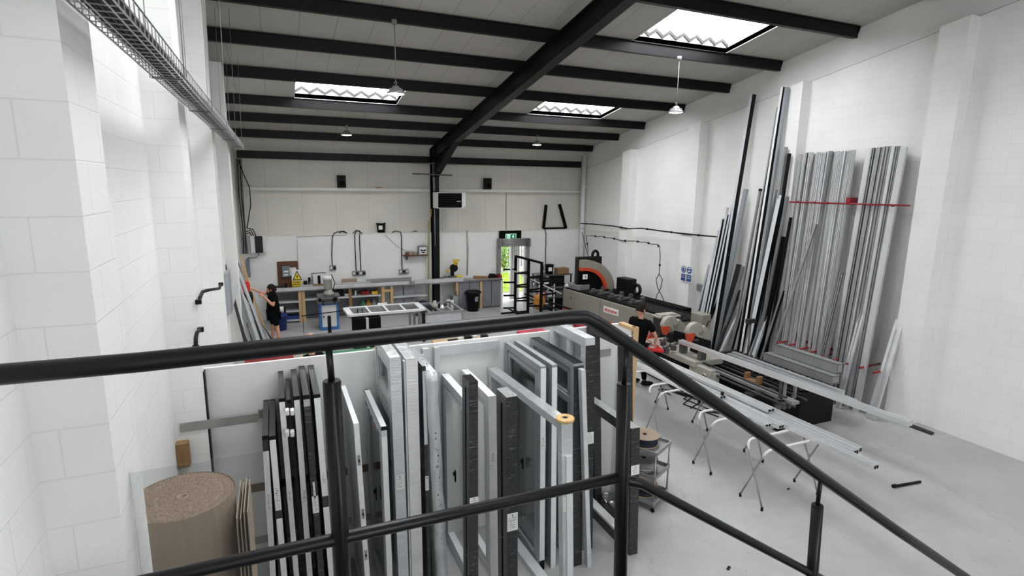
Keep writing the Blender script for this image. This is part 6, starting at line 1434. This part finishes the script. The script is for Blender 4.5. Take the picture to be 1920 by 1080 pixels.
def shoe(parent, a, d, m='black'):
    a = Vector(a); d = Vector(d).normalized(); R = Matrix((d, Vector((-d.y, d.x, 0)), Vector((0, 0, 1)))).transposed()
    b = MB().ball(a+d*.06+Vector((0, 0, .045)), .145, .052, .05, 14, 8, R).ball(a+Vector((0, 0, .07)), .06, .05, .06, 12, 7, R)
    for v in b.v: v.z = max(v.z, .004)
    b.build('shoe', m, parent)
def figure(label, x, y, pel, chest, neck, head, yaw, hpitch, sh, el, wr, hands, kn, an, toe, bottoms, hair='hair', beard=False, glasses=False, bald=False, curl=(.5, .5), s=1.0, bulk=1.0):
    t = thing('person', label, 'person', (x, y, 0)); V = Vector
    pel, chest, neck, head = map(V, (pel, chest, neck, head)); sh = [V(p) for p in sh]; el = [V(p) for p in el]; wr = [V(p) for p in wr]; kn = [V(p) for p in kn]; an = [V(p) for p in an]
    up = (chest-pel); sd = (sh[1]-sh[0]).normalized()
    hip = [pel-sd*.09-V((0, 0, .05)), pel+sd*.09-V((0, 0, .05))]
    nodes = {'pel': (pel, .12), 'waist': (pel.lerp(chest, .45), .115), 'chest': (chest, .13), 'nb': (chest.lerp(neck, .75), .06), 'neck': (neck, .052), 'hd': (head-V((0, 0, .03)), .06)}
    edges = [('pel', 'waist'), ('waist', 'chest'), ('chest', 'nb'), ('nb', 'neck'), ('neck', 'hd')]
    for i in (0, 1):
        k = str(i); nodes.update({'s'+k: (sh[i], .058), 'u'+k: (sh[i].lerp(el[i], .5), .046), 'e'+k: (el[i], .038), 'f'+k: (el[i].lerp(wr[i], .35), .040), 'w'+k: (wr[i], .026),
                      'h'+k: (hip[i], .085), 't'+k: (hip[i].lerp(kn[i], .5), .072), 'k'+k: (kn[i], .052), 'c'+k: (kn[i].lerp(an[i], .35), .055), 'a'+k: (an[i], .036)})
        edges += [('chest', 's'+k), ('s'+k, 'u'+k), ('u'+k, 'e'+k), ('e'+k, 'f'+k), ('f'+k, 'w'+k), ('pel', 'h'+k), ('h'+k, 't'+k), ('t'+k, 'k'+k), ('k'+k, 'c'+k), ('c'+k, 'a'+k)]
    RR = []
    def extra(b):
        RR.append(head_shape(b, head, yaw, hpitch, s))
        for i in (0, 1): hand(b, wr[i], hands[i][0], hands[i][1], 1 if i else -1, curl[i])
    skin_mesh('body', nodes, edges, 'skin', t, 1, extra); R = RR[0]
    # shirt
    N_ = {'pel': (pel-V((0, 0, .15)), .158*bulk), 'mid': (pel, .155*bulk), 'waist': (pel.lerp(chest, .45), .15*bulk), 'chest': (chest, .155*bulk), 'nb': (chest.lerp(neck, .86), .088)}
    E_ = [('pel', 'mid'), ('mid', 'waist'), ('waist', 'chest'), ('chest', 'nb')]
    for i in (0, 1):
        k = str(i); N_['s'+k] = (sh[i], .082*bulk); N_['u'+k] = (sh[i].lerp(el[i], .66), .068*bulk); E_ += [('chest', 's'+k), ('s'+k, 'u'+k)]
    skin_mesh('t_shirt', N_, E_, 'tee', t, 1)
    end = .95 if bottoms == 'shorts' else 1
    N_ = {'pel': (pel-V((0, 0, .0)), .148*bulk)}; E_ = []
    for i in (0, 1):
        k = str(i); N_['h'+k] = (hip[i]-V((0, 0, .03)), .105); N_['t'+k] = (hip[i].lerp(kn[i], .55), .095); N_['k'+k] = (hip[i].lerp(kn[i], end), .085 if end < 1 else .07); E_ += [('pel', 'h'+k), ('h'+k, 't'+k), ('t'+k, 'k'+k)]
        if end == 1: N_['c'+k] = (kn[i].lerp(an[i], .4), .07); N_['a'+k] = (an[i]+V((0, 0, .02)), .058); E_ += [('k'+k, 'c'+k), ('c'+k, 'a'+k)]
    skin_mesh('shorts' if end < 1 else 'trousers', N_, E_, 'short', t, 1)
    if not bald: cap_hair(head, R, t, hair, s)
    face_bits(head, R, t, s, beard, glasses)
    for i in (0, 1): shoe(t, (an[i].x, an[i].y, 0), toe)
    return t
# man at the left, facing the left wall with both forearms up
HL = wY(509, 542, 15.45); rw = wY(472, 541, 15.62); lw = wY(494, 555, 15.2); le = wY(513, 574, 15.18)
figure('bearded man in a black shirt and shorts raising both hands at the left wall', -.2, 15.45, (-.17, 15.45, .88), (-.18, 15.45, 1.24), (-.19, 15.45, 1.43), (HL.x, 15.45, HL.z-.01), PI-.25, .12,
       [(-.18, 15.62, 1.33), (-.15, 15.27, 1.33)], [(-.40, 15.66, 1.33), (le.x, 15.18, le.z)], [(rw.x, 15.62, rw.z), (lw.x, 15.2, lw.z)], [((-1, -.05, .1), (0, .2, 1)), ((-.75, .1, .45), (-.3, -.6, .5))],
       [(-.21, 15.55, .46), (-.10, 15.34, .46)], [(-.24, 15.56, .09), (-.08, 15.32, .09)], (-1, -.25, 0), 'shorts', beard=True, curl=(.9, .8), s=1.14, bulk=1.15)
# man at the saw, turned away and leaning over the control box
HR = wY(1200, 580, 9.35); hw = wY(1228, 648, 9.28)
figure('man in a black shirt with glasses leaning over the red saw controls', 7.0, 9.4, (6.98, 9.42, .93), (6.99, 9.38, 1.32), (6.99, 9.36, 1.50), (HR.x+.02, 9.34, HR.z+.0), .25, .3,
       [(6.90, 9.55, 1.42), (7.08, 9.20, 1.40)], [(7.14, 9.56, 1.15), (7.22, 9.12, 1.12)], [(hw.x-.10, 9.42, hw.z+.10), (hw.x-.07, 9.2, hw.z+.08)], [((.8, -.1, -.45), (.4, 0, .9)), ((.8, .1, -.45), (.4, 0, .9))],
       [(7.02, 9.55, .50), (7.06, 9.3, .50)], [(6.98, 9.58, .09), (7.12, 9.30, .09)], (1, -.3, 0), 'trousers', glasses=True, curl=(.5, .5), s=1.1, bulk=1.1)
# man standing just beyond the partition, only the crown of his bald head shows over the rail
c = wZ(583, 632, 1.71)
figure('bald man mostly hidden behind the handrail and partition, only his crown showing', c.x, c.y, (c.x, c.y, .9), (c.x, c.y, 1.26), (c.x, c.y, 1.44), (c.x, c.y, 1.645), 2.4, .3,
       [(c.x+.14, c.y+.12, 1.35), (c.x-.14, c.y-.12, 1.35)], [(c.x+.1, c.y+.3, 1.1), (c.x-.3, c.y-.1, 1.1)], [(c.x-.1, c.y+.38, .98), (c.x-.38, c.y+.12, .98)], [((-.7, .7, 0), (0, 0, 1)), ((-.7, .7, 0), (0, 0, 1))],
       [(c.x+.08, c.y+.06, .48), (c.x-.08, c.y-.06, .48)], [(c.x+.08, c.y+.06, .09), (c.x-.08, c.y-.06, .09)], (-.7, .7, 0), 'trousers', bald=True, s=1.12)
